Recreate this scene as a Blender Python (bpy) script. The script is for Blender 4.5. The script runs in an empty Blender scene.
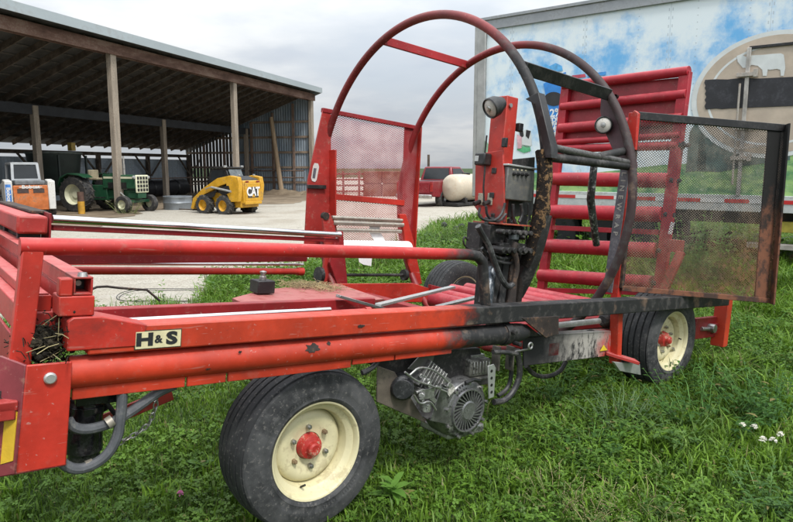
import bpy, math, random
import numpy as np
from mathutils import Vector, Matrix
R = random.Random(7)
RN = np.random.default_rng(11)
sc = bpy.context.scene
COL = sc.collection
PI = math.pi
rad = math.radians

# ------------------------------------------------------------------ camera
F = 630.0                                   # focal length in photo pixels (793 wide)
TH = math.atan(93 / F)                      # pitch below the horizon
EYE = Vector((0, 0, 1.55))
cd = bpy.data.cameras.new('camera'); cam = bpy.data.objects.new('camera', cd); COL.objects.link(cam)
cam.location = EYE; cam.rotation_euler = (PI / 2 - TH, 0, 0)
cd.sensor_width = 36; cd.lens = 36 * F / 793; cd.clip_start = .05; cd.clip_end = 4000
sc.camera = cam

def ray(u, v):                              # direction of a photo pixel
    x = (u - 396.5) / F; y = -(v - 261) / F
    return Vector((x, math.cos(TH) + y * math.sin(TH), -math.sin(TH) + y * math.cos(TH)))

def smooth(t):
    t = min(1, max(0, t)); return t * t * (3 - 2 * t)
def zt(x, y):                               # terrain: level round the machine, 40 cm lower in the yard
    return -.4 * smooth((y - .5 * x - 8) / 11)

# machine axes: A along the frame (nose up 6 degrees), B to the right side, C up
psi, tau = rad(51.3), rad(-5.85)
A = Vector((math.sin(psi) * math.cos(tau), math.cos(psi) * math.cos(tau), math.sin(tau)))
B = Vector((math.cos(psi), -math.sin(psi), 0)); C = B.cross(A)
O = EYE + ray(312, 316) * 2.45              # a point on the right rail
BASE = (1.5, -1.2, -.95)
def M(a, b, c): return Vector((b - BASE[1], a - BASE[0], c - BASE[2]))
def at(u, v, pl, val):                      # measured point: pixel on the plane pl = val of the machine, as (a, b, c)
    d = ray(u, v); n = {'a': A, 'b': B, 'c': C}[pl]
    t = (val + (O - EYE).dot(n)) / d.dot(n)
    p = EYE + d * t - O
    return (p.dot(A), p.dot(B), p.dot(C))
def Mp(u, v, pl, val): return M(*at(u, v, pl, val))
def pos(u, depth, z=None):                  # ground point at a depth
    d = ray(u, 168); k = depth / d.y
    x, y = d.x * k, depth
    return Vector((x, y, zt(x, y) if z is None else z))

# ------------------------------------------------------------------ mesh builder
def frame(d, up=Vector((0, 0, 1))):
    d = d.normalized()
    if abs(d.dot(up)) > .98: up = Vector((0, 1, 0)) if abs(d.y) < .9 else Vector((1, 0, 0))
    s = d.cross(up).normalized(); u = s.cross(d).normalized()
    return s, u
V = Vector
class MB:
    def __init__(s): s.v = []; s.f = []
    def add(s, vs, fs):
        o = len(s.v); s.v += [tuple(p) for p in vs]; s.f += [tuple(i + o for i in f) for f in fs]; return s
    def box(s, c, d, rot=None):
        c = V(c); h = V(d) * .5; vs = []
        for x in (-1, 1):
            for y in (-1, 1):
                for z in (-1, 1):
                    p = V((x * h.x, y * h.y, z * h.z)); vs.append(c + (rot @ p if rot else p))
        return s.add(vs, [(0, 1, 3, 2), (4, 6, 7, 5), (0, 4, 5, 1), (2, 3, 7, 6), (0, 2, 6, 4), (1, 5, 7, 3)])
    def span(s, p, q):
        p, q = V(p), V(q); lo = V(map(min, p, q)); hi = V(map(max, p, q)); return s.box((lo + hi) / 2, hi - lo)
    def bar(s, p, q, w, h, up=V((0, 0, 1))):
        p, q = V(p), V(q); sd, u = frame(q - p, up); vs = []
        for e in (p, q):
            for a, b in ((-1, -1), (1, -1), (1, 1), (-1, 1)): vs.append(e + sd * (a * w / 2) + u * (b * h / 2))
        return s.add(vs, [(3, 2, 1, 0), (4, 5, 6, 7), (0, 1, 5, 4), (1, 2, 6, 5), (2, 3, 7, 6), (3, 0, 4, 7)])
    def tube(s, pts, r, n=12, closed=False, caps=True):
        pts = [V(p) for p in pts]; m = len(pts); rs = r if isinstance(r, (list, tuple)) else [r] * m
        rings = []; u = None
        for i, p in enumerate(pts):
            if closed: d = pts[(i + 1) % m] - pts[i - 1]
            else: d = pts[min(i + 1, m - 1)] - pts[max(i - 1, 0)]
            d.normalize()
            if u is None: sd, u = frame(d)
            else:
                u = (u - d * u.dot(d)).normalized(); sd = d.cross(u)
            rings.append([p + (sd * math.cos(2 * PI * k / n) + u * math.sin(2 * PI * k / n)) * rs[i] for k in range(n)])
        vs = [q for g in rings for q in g]; fs = []
        for i in range(m if closed else m - 1):
            a, b = i * n, ((i + 1) % m) * n
            for k in range(n): fs.append((a + k, a + (k + 1) % n, b + (k + 1) % n, b + k))
        if caps and not closed:
            fs.append(tuple(reversed(range(n)))); fs.append(tuple(range((m - 1) * n, m * n)))
        return s.add(vs, fs)
    def cyl(s, p, q, r, n=20): return s.tube([p, q], r, n)
    def lathe(s, prof, o, ax, n=32, up=V((0, 0, 1))):    # prof: (radius, distance along axis)
        o = V(o); ax = V(ax).normalized(); sd, u = frame(ax, up); vs = []; fs = []; m = len(prof)
        for r, z in prof:
            for k in range(n): vs.append(o + ax * z + (sd * math.cos(2 * PI * k / n) + u * math.sin(2 * PI * k / n)) * r)
        for i in range(m - 1):
            for k in range(n):
                a, b = i * n + k, i * n + (k + 1) % n; fs.append((a, b, b + n, a + n))
        return s.add(vs, fs)
    def prism(s, poly, vec):
        poly = [V(p) for p in poly]; vec = V(vec); n = len(poly)
        vs = poly + [p + vec for p in poly]
        fs = [tuple(reversed(range(n))), tuple(range(n, 2 * n))] + [(i, (i + 1) % n, n + (i + 1) % n, n + i) for i in range(n)]
        return s.add(vs, fs)
    def loft(s, secs):                                      # closed sections with equal counts
        n = len(secs[0]); vs = [V(p) for g in secs for p in g]; fs = []
        for i in range(len(secs) - 1):
            for k in range(n): fs.append((i * n + k, i * n + (k + 1) % n, (i + 1) * n + (k + 1) % n, (i + 1) * n + k))
        fs.append(tuple(reversed(range(n)))); fs.append(tuple(range((len(secs) - 1) * n, len(secs) * n)))
        return s.add(vs, fs)
    def ball(s, c, r, nu=16, nv=10):
        c = V(c); r = V(r) if not isinstance(r, (int, float)) else V((r, r, r)); vs = []; fs = []
        for i in range(nv + 1):
            t = PI * i / nv
            for k in range(nu):
                a = 2 * PI * k / nu; vs.append(c + V((r.x * math.sin(t) * math.cos(a), r.y * math.sin(t) * math.sin(a), r.z * math.cos(t))))
        for i in range(nv):
            for k in range(nu): fs.append((i * nu + k, (i + 1) * nu + k, (i + 1) * nu + (k + 1) % nu, i * nu + (k + 1) % nu))
        return s.add(vs, fs)
    def build(s, name, mat, parent=None, bevel=0, angle=35, loc=None):
        me = bpy.data.meshes.new(name); me.from_pydata(s.v, [], s.f); me.validate()
        import bmesh
        bm = bmesh.new(); bm.from_mesh(me); bmesh.ops.recalc_face_normals(bm, faces=bm.faces[:]); bm.to_mesh(me); bm.free()
        me.polygons.foreach_set('use_smooth', [True] * len(me.polygons)); me.set_sharp_from_angle(angle=rad(angle))
        o = bpy.data.objects.new(name, me); COL.objects.link(o)
        if mat: me.materials.append(mat)
        if parent: o.parent = parent
        if loc is not None: o.location = loc
        if bevel:
            b = o.modifiers.new('bevel', 'BEVEL'); b.width = bevel; b.segments = 2; b.limit_method = 'ANGLE'; b.angle_limit = rad(40)
        return o

def tag(o, label, cat, group=None, kind=None):
    if label: o['label'] = label
    if cat: o['category'] = cat
    if group: o['group'] = group
    if kind: o['kind'] = kind
    return o
def thing(name, label, cat, loc, heading=None, group=None, rz=0):
    o = bpy.data.objects.new(name, None); COL.objects.link(o); o.empty_display_size = .2
    o.location = loc
    o.rotation_euler = (0, 0, PI / 2 - rad(heading) if heading is not None else rz)
    return tag(o, label, cat, group)
def copy_part(o, parent, loc=None, rot=None):
    c = o.copy(); COL.objects.link(c); c.parent = parent
    if loc is not None: c.location = loc
    if rot is not None: c.rotation_euler = rot
    for ch in o.children:
        d = ch.copy(); COL.objects.link(d); d.parent = c
    return c
_txt = {}
def text(name, s, size, mat, parent, mtx, bold=0, depth=.001, sx=1, align='CENTER', space=1):
    cu = bpy.data.curves.new(name, 'FONT'); cu.body = s; cu.size = size; cu.align_x = align; cu.align_y = 'CENTER'
    cu.offset = bold; cu.space_character = space; cu.extrude = depth; cu.resolution_u = 3
    t = bpy.data.objects.new('tmp', cu); COL.objects.link(t)
    bpy.context.view_layer.update()
    me = bpy.data.meshes.new_from_object(t.evaluated_get(bpy.context.evaluated_depsgraph_get()))
    bpy.data.objects.remove(t); me.name = name; me.materials.clear(); me.materials.append(mat)
    if sx != 1:
        for v in me.vertices: v.co.x *= sx
    o = bpy.data.objects.new(name, me); COL.objects.link(o); o.parent = parent; o.matrix_local = mtx
    return o
def basis(x, y, o):                          # matrix with columns x, y, x cross y, at o
    x = V(x).normalized(); y = V(y).normalized(); z = x.cross(y)
    m = Matrix((x, y, z)).transposed().to_4x4(); m.translation = V(o); return m

# ------------------------------------------------------------------ materials
class NT:
    def __init__(s, name):
        s.m = bpy.data.materials.new(name); s.m.use_nodes = True; s.t = s.m.node_tree; s.n = s.t.nodes; s.n.clear()
        s.out = s.n.new('ShaderNodeOutputMaterial')
    def new(s, kind, **k):
        x = s.n.new('ShaderNode' + kind)
        for a, b in k.items(): setattr(x, a, b)
        return x
    def link(s, a, b): s.t.links.new(a, b)
    def put(s, sock, val):
        if hasattr(val, 'is_output') or isinstance(val, bpy.types.NodeSocket): s.link(val, sock)
        elif isinstance(val, (tuple, list)) and len(val) == 3 and sock.type == 'RGBA': sock.default_value = (*val, 1)
        else: sock.default_value = val
    def math(s, op, a, b=0, c=None, clamp=False):
        x = s.new('Math', operation=op, use_clamp=clamp); s.put(x.inputs[0], a); s.put(x.inputs[1], b)
        if c is not None: s.put(x.inputs[2], c)
        return x.outputs[0]
    def mix(s, f, a, b, mode='MIX'):
        x = s.new('MixRGB', blend_type=mode); s.put(x.inputs[0], f); s.put(x.inputs[1], a); s.put(x.inputs[2], b); return x.outputs[0]
    def coord(s, which='Object'):
        return s.new('TexCoord').outputs[which]
    def sep(s, v):
        x = s.new('SeparateXYZ'); s.link(v, x.inputs[0]); return x.outputs
    def noise(s, scale, detail=4, rough=.6, vec=None, stretch=None):
        x = s.new('TexNoise'); x.inputs['Scale'].default_value = scale; x.inputs['Detail'].default_value = detail; x.inputs['Roughness'].default_value = rough
        v = vec if vec is not None else s.coord()
        if stretch:
            mp = s.new('Mapping'); s.link(v, mp.inputs[0]); mp.inputs['Scale'].default_value = stretch; v = mp.outputs[0]
        s.link(v, x.inputs['Vector']); return x.outputs[0]
    def ramp(s, f, lo, hi):                 # smooth 0..1 between lo and hi
        x = s.new('MapRange', interpolation_type='SMOOTHSTEP'); s.put(x.inputs[0], f); x.inputs[1].default_value = lo; x.inputs[2].default_value = hi
        return x.outputs[0]
    def bsdf(s, color, rough=.5, metal=0, bump=None, bstr=.3, bdist=.005, spec=.5, coat=0):
        p = s.new('BsdfPrincipled'); s.put(p.inputs['Base Color'], color); s.put(p.inputs['Roughness'], rough); s.put(p.inputs['Metallic'], metal)
        p.inputs['Specular IOR Level'].default_value = spec
        if coat: p.inputs['Coat Weight'].default_value = coat; p.inputs['Coat Roughness'].default_value = .15
        if bump is not None:
            b = s.new('Bump'); b.inputs['Strength'].default_value = bstr; b.inputs['Distance'].default_value = bdist
            s.link(bump, b.inputs['Height']); s.link(b.outputs[0], p.inputs['Normal'])
        s.p = p; return p.outputs[0]
    def done(s, sh): s.link(sh, s.out.inputs[0]); return s.m

def simple(name, col, rough=.6, metal=0, var=.35, scale=6, dirt=None, dirt_amt=.5, bstr=.15, spec=.5, bdist=.004, stretch=None):
    t = NT(name); n1 = t.noise(scale, 5, .65, stretch=stretch); n2 = t.noise(scale * 7, 3, .6)
    dk = tuple(c * (1 - var) for c in col); lt = tuple(min(1, c * (1 + var * .6)) for c in col)
    c = t.mix(t.ramp(n1, .3, .7), dk, lt)
    if dirt: c = t.mix(t.math('MULTIPLY', t.ramp(t.math('ADD', t.math('MULTIPLY', n1, .6), t.math('MULTIPLY', n2, .4)), .5, .62), dirt_amt), c, dirt)
    r = t.math('ADD', rough - .1, t.math('MULTIPLY', n2, .2), clamp=True)
    return t.done(t.bsdf(c, r, metal, n2, bstr, bdist, spec))

SOOT = (.012, .012, .013)
def red_paint(name, base=(.50, .030, .018), fade=.25, burn=None, chips=.55, soot=SOOT, dust=.25, rust=(.05, .022, .014)):
    """worn farm-machine paint; burn = (axis 0/1/2 of the part, start, end, sign) where the fire took the colour off"""
    t = NT(name); co = t.coord(); n1 = t.noise(2.2, 6, .7, co); n2 = t.noise(14, 5, .7, co); n3 = t.noise(60, 3, .6, co)
    pink = tuple(min(1, base[i] * .82 + (.12, .075, .075)[i]) for i in range(3)); deep = tuple(x * .62 for x in base)
    c = t.mix(t.ramp(n1, .35, .68), deep, base)
    up = t.sep(t.new('NewGeometry').outputs['Normal'])[2]                 # chalked paint and dust lie on what faces up
    lay = t.math('MULTIPLY', t.ramp(up, .45, .95), t.math('MULTIPLY', t.ramp(n2, .25, .7), fade * 2.2, clamp=True), clamp=True)
    c = t.mix(lay, c, pink)
    c = t.mix(t.math('MULTIPLY', t.ramp(n2, .56, .7), dust), c, (.30, .13, .10))
    c = t.mix(t.math('MULTIPLY', t.ramp(n3, .66, .72), .5), c, (.42, .25, .22))
    chip = t.ramp(t.math('ADD', t.math('MULTIPLY', n2, .7), t.math('MULTIPLY', n1, .45)), .74, .77)
    c = t.mix(t.math('MULTIPLY', chip, chips), c, rust)
    rough = t.math('ADD', .36, t.math('MULTIPLY', n2, .25))
    scr = t.noise(7, 3, .6, co, (9, .7, 9)); scr = t.ramp(scr, .66, .70)                      # scuffs along the member
    c = t.mix(t.math('MULTIPLY', scr, .45), c, (.40, .17, .14))
    grease = t.ramp(t.noise(3.3, 6, .75, co, (1, 1, 1.8)), .56, .70); c = t.mix(t.math('MULTIPLY', grease, .42), c, (.11, .022, .018))
    bv = t.new('Bevel'); bv.samples = 3; bv.inputs['Radius'].default_value = .007               # worn edges and welds
    dt = t.new('VectorMath', operation='DOT_PRODUCT'); t.link(bv.outputs[0], dt.inputs[0]); t.link(t.new('NewGeometry').outputs['Normal'], dt.inputs[1])
    edge = t.math('MULTIPLY', t.math('LESS_THAN', dt.outputs['Value'], .955), t.ramp(n2, .44, .56)); c = t.mix(t.math('MULTIPLY', edge, chips), c, rust)
    if burn:
        ax, s0, s1, sg = burn
        s0, s1 = (s0 - .08, s1 + .02) if sg > 0 else (s0 - .02, s1 + .05)
        x = t.sep(co)[ax]; x = t.math('ADD', x, t.math('MULTIPLY', t.math('ADD', t.math('SUBTRACT', n2, .5), t.math('MULTIPLY', t.math('SUBTRACT', t.noise(5, 4, .7, co), .5), 1.6)), .26 * sg))
        mk = t.ramp(x, s0, s1) if sg > 0 else t.math('SUBTRACT', 1, t.ramp(x, s0, s1))
        ash = t.mix(t.ramp(n2, .48, .68), soot, (.055, .052, .050)); ash = t.mix(t.math('MULTIPLY', t.ramp(t.noise(5, 5, .7, co), .55, .66), .7), ash, (.15, .10, .07))
        c = t.mix(mk, c, ash); rough = t.math('ADD', rough, t.math('MULTIPLY', mk, .18))
    return t.done(t.bsdf(c, rough, 0, t.math('ADD', n2, t.math('MULTIPLY', n3, .5)), .12, .004, .45))

red = red_paint('red_paint')
red_dull = red_paint('red_paint_faded', (.42, .034, .028), .7, dust=.65, chips=.8)
red_tray = red_paint('red_paint_tray', (.29, .055, .045), .9, dust=1.0, chips=.9)
red_dark = red_paint('red_paint_deep', (.30, .016, .020), .15, dust=.2)
red_gate = red_paint('red_paint_gate', (.40, .014, .028), .35, dust=.25, chips=.35)
yb = lambda a: a - BASE[0]
xb = lambda b: b - BASE[1]
red_rail = red_paint('red_paint_rail', (.55, .048, .018), .3, (1, yb(.80), yb(.93), 1), dust=.3)
red_pipe = red_paint('red_paint_pipe', (.55, .044, .017), .3, (1, yb(.72), yb(.88), 1), dust=.2)
red_hand = red_paint('red_paint_handrail', (.50, .022, .020), .35, (1, yb(.70), yb(.88), 1), dust=.3)
hoop_front = red_paint('hoop_paint_front', (.20, .020, .020), .1, (0, xb(-.62), xb(-.38), 1), dust=.2)
hoop_rear = red_paint('hoop_paint_rear', (.26, .018, .020), .1, (0, xb(-1.15), xb(-.75), 1), soot=(.035, .018, .019), dust=.15)
burnt = simple('burnt_steel', (.018, .017, .017), .62, 0, .5, 9, (.11, .10, .095), .55, .3)
burnt_brown = simple('burnt_rusty_steel', (.030, .020, .016), .8, 0, .5, 8, (.16, .09, .05), .6, .4)
black = simple('black_paint', (.012, .012, .013), .42, 0, .3, 10, (.06, .055, .05), .4, .15)
rubber_hose = simple('hose_rubber', (.02, .02, .022), .5, 0, .3, 20, (.12, .11, .10), .5, .1)
hose_grey = simple('dusty_hose', (.085, .09, .10), .55, 0, .25, 20, (.2, .19, .17), .4, .1)
steel = simple('dull_steel', (.42, .42, .41), .38, .85, .3, 12, (.16, .12, .09), .5, .1)
chrome = simple('chromed_rod', (.78, .79, .80), .12, 1, .08, 8, (.5, .5, .5), .3, .02)
galv = simple('galvanised', (.50, .51, .50), .45, .7, .15, 10, (.35, .33, .30), .4, .05)
cream = simple('cream_rim_paint', (.62, .57, .36), .5, 0, .1, 7, (.30, .24, .14), .45, .06)
silver = simple('cast_aluminium', (.46, .46, .45), .34, .75, .5, 16, (.018, .018, .018), .9, .3)
# ================================================================== the bale wrapper
orig = O + A * BASE[0] + B * BASE[1] + C * BASE[2]
W = bpy.data.objects.new('bale_wrapper', None); COL.objects.link(W)
mw = Matrix((B, A, C)).transposed().to_4x4(); mw.translation = orig; W.matrix_world = mw
tag(W, 'large worn red bale wrapper with two tall hoops, burnt black in the middle', 'farm machine')

def part(name, mb, mat, bevel=.003, parent=None, label=None, angle=35):
    o = mb.build(name, mat, parent or W, bevel, angle)
    if label: o['label'] = label
    return o
def bx(a0, a1, b0, b1, c0, c1, mb=None):
    return (mb or MB()).span(M(a0, b0, c0), M(a1, b1, c1))
UP = V((0, 0, 1)); BX = V((1, 0, 0)); AY = V((0, 1, 0))

# --- right side rail, pipe and the parts of the near corner
rail = part('side_rail', bx(-.80, 3.68, -.09, 0, -.088, 0), red_rail, .006)
part('rail_gusset', MB().prism([M(-.86, .004, -.07), M(-.86, .004, .022), M(-.845, .004, .034), M(-.765, .004, .034), M(-.625, .004, -.001), M(-.64, .004, -.07)], V((-.10, 0, 0))), red, .004)
p = at(545, 333, 'b', -.05)
part('lower_pipe', MB().tube([M(-.845, -.05, -.15), M(1.20, -.05, -.156), M(1.30, -.05, -.157), M(1.36, -.05, -.157)], [.053, .053, .05, .036], 24), red_pipe, 0)
part('pipe_clamp', MB().tube([M(1.17, -.05, -.155), M(1.215, -.05, -.155)], .060, 24).cyl(M(1.19, .01, -.135), M(1.19, .035, -.135), .013, 8).cyl(M(1.24, -.02, -.20), M(1.24, .03, -.20), .012, 8), burnt, .002)
fl = MB()
for a0, a1 in ((-.835, -.48), (-.472, -.33), (-.322, .22), (.228, .45), (.458, .80)):
    fl.span(M(a0, -.035, -.232 if a1 < .3 else -.222), M(a1, -.023, -.17))
part('lower_flange', fl, red_pipe, .002)
# front post
fp = MB().prism([M(-.968, .012, -.10), M(-.845, .012, -.10), M(-.852, .012, -.425), M(-.985, .012, -.425)], V((-.012, 0, 0)))
part('front_post', fp, red_paint('red_paint_post', (.56, .036, .02), .15, dust=.15, chips=.35), .004)
side = MB().prism([M(-.97, .011, -.10), M(-.987, .011, -.425), M(-1.052, -.05, -.452), M(-1.03, -.05, -.08)], V((-.006, .008, 0)))
side.prism([M(-.985, .011, -.427), M(-.85, .011, -.427), M(-.90, -.13, -.445), M(-1.05, -.05, -.452)], V((0, 0, .010)))
fps = part('post_flange', side, red_paint('red_paint_flange', (.25, .045, .055), .5, dust=.7, chips=.8), .003)
part('yellow_sticker', MB().prism([M(-.970 - (-.10 - c_) * .052 - .062 * f_, .011 - .061 * f_, c_) for f_, c_ in ((.12, -.24), (.12, -.385), (.55, -.40), (.55, -.215))], V((.0022, -.0022, 0))), simple('yellow_sticker', (.62, .40, .03), .5, 0, .15, 12), 0, fps)
bq = at(50, 378, 'b', .012)
part('post_bolt', MB().lathe([(0, .012), (.014, .012), (.018, .007), (.018, 0)], M(bq[0], .012, bq[2]), BX, 16), galv, .001)
q1 = at(24, 396, 'b', -.03)
part('lug_bolt', MB().lathe([(0, .03), (.013, .03), (.013, .012), (.02, .012), (.02, 0)], M(-.975, -.05, q1[2] + .01), -AY, 12), galv, .001)
# hitch bracket and drawbar running out of the frame to the front
hb = MB().span(M(-1.30, -.10, -.235), M(-.985, .01, -.205)); hb.span(M(-1.30, -.002, -.262), M(-.99, .010, -.206))
part('hitch_bracket', hb, red_dull, .004)
part('hitch_bolt', MB().lathe([(0, .022), (.012, .022), (.012, .0), (.02, 0)], M(-1.03, -.045, -.205), UP, 8), burnt, .001)
part('drawbar', MB().tube([M(-.98, -.05, -.385), M(-1.6, -.1, -.37), M(-2.0, -.6, -.36)], .03, 16), red_dull, 0)
# handrail with its legs
hr = [M(-.985, -.05, .243), M(-.5, -.05, .25), M(.885, -.05, .25), M(.945, -.05, .243), M(.985, -.05, .215), M(.995, -.05, .17), M(1.035, -.05, .0)]
part('handrail', MB().tube(hr, .0265, 18), red_hand, 0)
part('handrail_leg', MB().bar(M(-.953, -.05, .235), M(-1.0, -.05, -.42), .045, .058, AY), red, .005)
# --- front cross members
part('cross_tube', MB().span(M(-.845, -1.95, .10), M(-.79, -.012, .106)).span(M(-.845, -1.95, .150), M(-.79, -.012, .156)).span(M(-.845, -1.95, .106), M(-.839, -.012, .150)).span(M(-.796, -1.95, .106), M(-.79, -.012, .150)), red_dull, .0015)
part('tube_web', bx(-.842, -.80, -1.95, -.11, -.06, .098), red_dull, .004)
part('box_web', bx(-.78, -.765, -2.7, -1.47, .0, .186), burnt_brown, .003)
part('box_web', bx(-.955, -.94, -2.9, -1.6, .03, .17), red_dull, .004)
part('tube_shade_fill', bx(-.838, -.797, -.30, -.10, .107, .149), black, 0)  # black block stands in for the shade inside the open tube end
part('tube_bolt', MB().lathe([(0, .02), (.009, .02), (.009, 0)], M(-.817, -.10, .128), BX, 10), steel, 0)
part('tube_bolt', MB().lathe([(0, .012), (.012, .012), (.016, 0)], M(-.817, -.03, .156), UP, 10), steel, 0)
tb = MB().span(M(-.885, -.10, .036), M(-.785, -.006, .098)); tb.span(M(-.885, -.05, .098), M(-.848, -.006, .152))
part('tube_bracket', tb, red, .004)
cb = MB().span(M(-.96, -1.95, -.06), M(-.86, -.11, .035)); cb.span(M(-.925, -1.95, .035), M(-.87, -.16, .075))
part('front_beam', cb, red_dull, .006)
part('cup_bracket', bx(-.945, -.885, -.125, -.115, .035, .085).span(M(-.945, -.165, .035), M(-.885, -.155, .085)).span(M(-.945, -.155, .035), M(-.94, -.125, .085)), red, .002)
part('front_plate', bx(-.975, -.965, -1.95, -.15, -.42, -.06), red_dark, .003)
# upper front box at the far side, with cover plate
part('upper_box', MB().span(M(-.82, -2.75, .185), M(-.69, -1.30, .272)), red_dull, .012)
part('cover_plate', MB().span(M(-.735, -2.7, .276), M(-.655, -1.5, .288)), burnt_brown, .002)
for bb in (-1.43, -1.88, -2.38): part('box_support', MB().span(M(-.80, bb - .02, .03), M(-.70, bb + .02, .186)), black, .003)
part('end_plate', MB().span(M(-.675, -1.56, .10), M(-.665, -1.36, .285)), red_dark, .002)
# --- long members on the far side
c0, c1 = at(52, 219, 'b', -1.45), at(340, 235, 'b', -1.85)
part('upper_ram', MB().cyl(M(*c0), M(*c1), .021, 16).cyl(M(c1[0] - .03, c1[1], c1[2]), M(*c1), .026, 14), chrome, 0)
u0, u1 = at(52, 227.5, 'b', -1.47), at(338, 240.5, 'b', -1.87)
part('ram_guide', MB().bar(M(*u0), M(*u1), .03, .028), red_dark, .003)
u0, u1 = at(48, 257.5, 'b', -1.6), at(306, 256.5, 'b', -1.95)
part('far_rail', MB().bar(M(*u0), M(*u1), .03, .072), red_dark, .003)
u0, u1 = at(62, 270.5, 'b', -1.7), at(303, 271.5, 'b', -1.95)
part('ram_barrel', MB().cyl(M(*u0), M(*u1), .023, 18).cyl(M(u1[0] - .05, u1[1], u1[2]), M(u1[0], u1[1], u1[2]), .03, 16), red, 0)
u0, u1 = at(62, 263.7, 'b', -1.72), at(303, 264.5, 'b', -1.98)
part('lower_ram', MB().cyl(M(*u0), M(*u1), .009, 12), chrome, 0)
# inner near members
u0, u1 = at(88, 316, 'b', -.45), at(372, 303, 'b', -.72)
part('inner_beam', MB().bar(M(*u0), M(*u1), .05, .06), red_dark, .005)
u0, u1 = at(98, 322.5, 'b', -.22), at(330, 309.5, 'b', -.30)
part('push_ram', MB().cyl(M(*u0), M(*u1), .011, 12), chrome, 0)
u0, u1 = at(110, 328, 'b', -.20), at(368, 312.5, 'b', -.32)
part('ram_barrel', MB().cyl(M(*u0), M(*u1), .021, 16).cyl(M(u1[0] - .02, u1[1], u1[2]), M(u1[0] + .01, u1[1], u1[2]), .027, 16), red, 0)
wire = [Mp(u, v, 'b', -1.2) for u, v in ((88, 291), (97, 287), (107, 286.5), (120, 288), (140, 289.5), (147, 290), (153, 295), (160, 301))]
part('loose_wire', MB().tube(wire, .006, 8), burnt_brown, 0)
# tray with the valve block
tr = [Mp(u, v, 'c', -.12) for u, v in ((232, 298), (266, 289), (338, 283.5), (384, 299), (330, 304), (250, 306))]
part('tray', MB().prism(tr, V((0, 0, -.02))), red_tray, .003)
bc = at(262, 292, 'c', -.11)
vb = part('valve_block', MB().box(M(bc[0], bc[1], bc[2] + .035), (.11, .11, .075)), black, .005)
part('fitting', MB().lathe([(.02, 0), (.02, .02), (.014, .02), (.014, .04), (.02, .04), (.02, .05), (0, .055)], M(bc[0], bc[1], bc[2] + .073), UP, 12), steel, .001, vb)
dp = [Mp(u, v, 'b', -2.0) for u, v in ((334, 283.5), (412, 283), (428, 288), (428, 302), (334, 302))]
part('far_side_plate', MB().prism(dp, V((.014, 0, 0))), red, .004)
dp = [Mp(u, v, 'b', -2.0) for u, v in ((428, 284), (462, 293), (462, 304), (428, 304))]
part('far_side_plate', MB().prism(dp, V((.05, 0, 0))), red_dark, .004)
lb = [Mp(u, v, 'c', -.21) for u, v in ((240, 303), (560, 296), (640, 320), (300, 322))]
for i, (p0, p1) in enumerate((((378, 305), (453, 287)), ((338, 296), (398, 313)), ((437, 307), (482, 296)))):
    q0 = at(*p0, 'b', -.62); q1 = at(*p1, 'b', -.95 if i == 0 else -.62)
    part('loose_bar', MB().bar(M(*q0), M(*q1), .04, .016), steel if i else galv, .002)
# --- bed rollers and the frame under them
bed_f = MB()
for a, bl_ in ((2.02, -1.50), (2.22, -1.58), (2.56, -1.85), (2.80, -1.9), (3.05, -1.9), (3.30, -1.9)):
    part('bed_roller', MB().tube([M(a, bl_ - .02, -.235), M(a, bl_, -.235), M(a, -.68, -.235), M(a, -.66, -.235)], [.03, .062, .062, .03], 22), red_gate, 0)
bed_f.span(M(1.75, -.64, -.33), M(3.75, -.58, -.25)).span(M(1.75, -2.1, -.33), M(3.75, -2.04, -.25))
bed_f.span(M(-.9, -.55, -.33), M(1.75, -.47, -.25)).span(M(-.9, -2.1, -.50), M(1.75, -2.02, -.42)).span(M(1.65, -2.1, -.33), M(1.75, -.1, -.25)).span(M(3.70, -2.1, -.33), M(3.78, -.1, -.25))
part('bed_frame', bed_f, red_dark, .004)
part('axle_beam', MB().bar(M(.14, -.75, -.56), M(.14, -.3, -.56), .09, .09), burnt, .004)
part('axle_beam', MB().bar(M(3.07, -2.2, -.37), M(3.07, -.3, -.37), .09, .09), burnt, .004)
part('axle_bracket', MB().prism([M(.02, -.42, -.50), M(.26, -.42, -.50), M(.36, -.42, -.25), M(-.08, -.42, -.25)], V((.03, 0, 0))), red_dull, .003)

# --- hoops
HA1, HA2, HB, HC, HR = 1.50, 2.37, -1.272, .575, 1.158
def hoop_pt(a, ang, r=HR): return M(a, HB + r * math.cos(ang), HC + r * math.sin(ang))
def hoop(a, mat): return MB().tube([hoop_pt(a, 2 * PI * k / 128) for k in range(128)], .0285, 14, closed=True)
hf = part('front_hoop', hoop(HA1, 0), hoop_front, 0)
hr_ = part('rear_hoop', hoop(HA2, 0), hoop_rear, 0)
def ang_of(u, v, a):
    q = at(u, v, 'a', a); return math.atan2(q[2] - HC, q[1] - HB)
t1 = (ang_of(384, 37, HA1) + ang_of(466, 67, HA2)) / 2
part('hoop_brace', MB().bar(hoop_pt(HA1 + .01, t1), hoop_pt(HA2 - .01, t1), .022, .062, V((0, .3, 1))), red_paint('red_paint_brace', (.40, .018, .022), .2), .004)
t2 = (ang_of(526, 66, HA1) + ang_of(607, 94, HA2)) / 2
part('hoop_brace', MB().bar(hoop_pt(HA1 + .01, t2), hoop_pt(HA2 - .01, t2), .045, .075, V((.4, 0, 1))), black, .004, label='black channel brace between the hoops')
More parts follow.
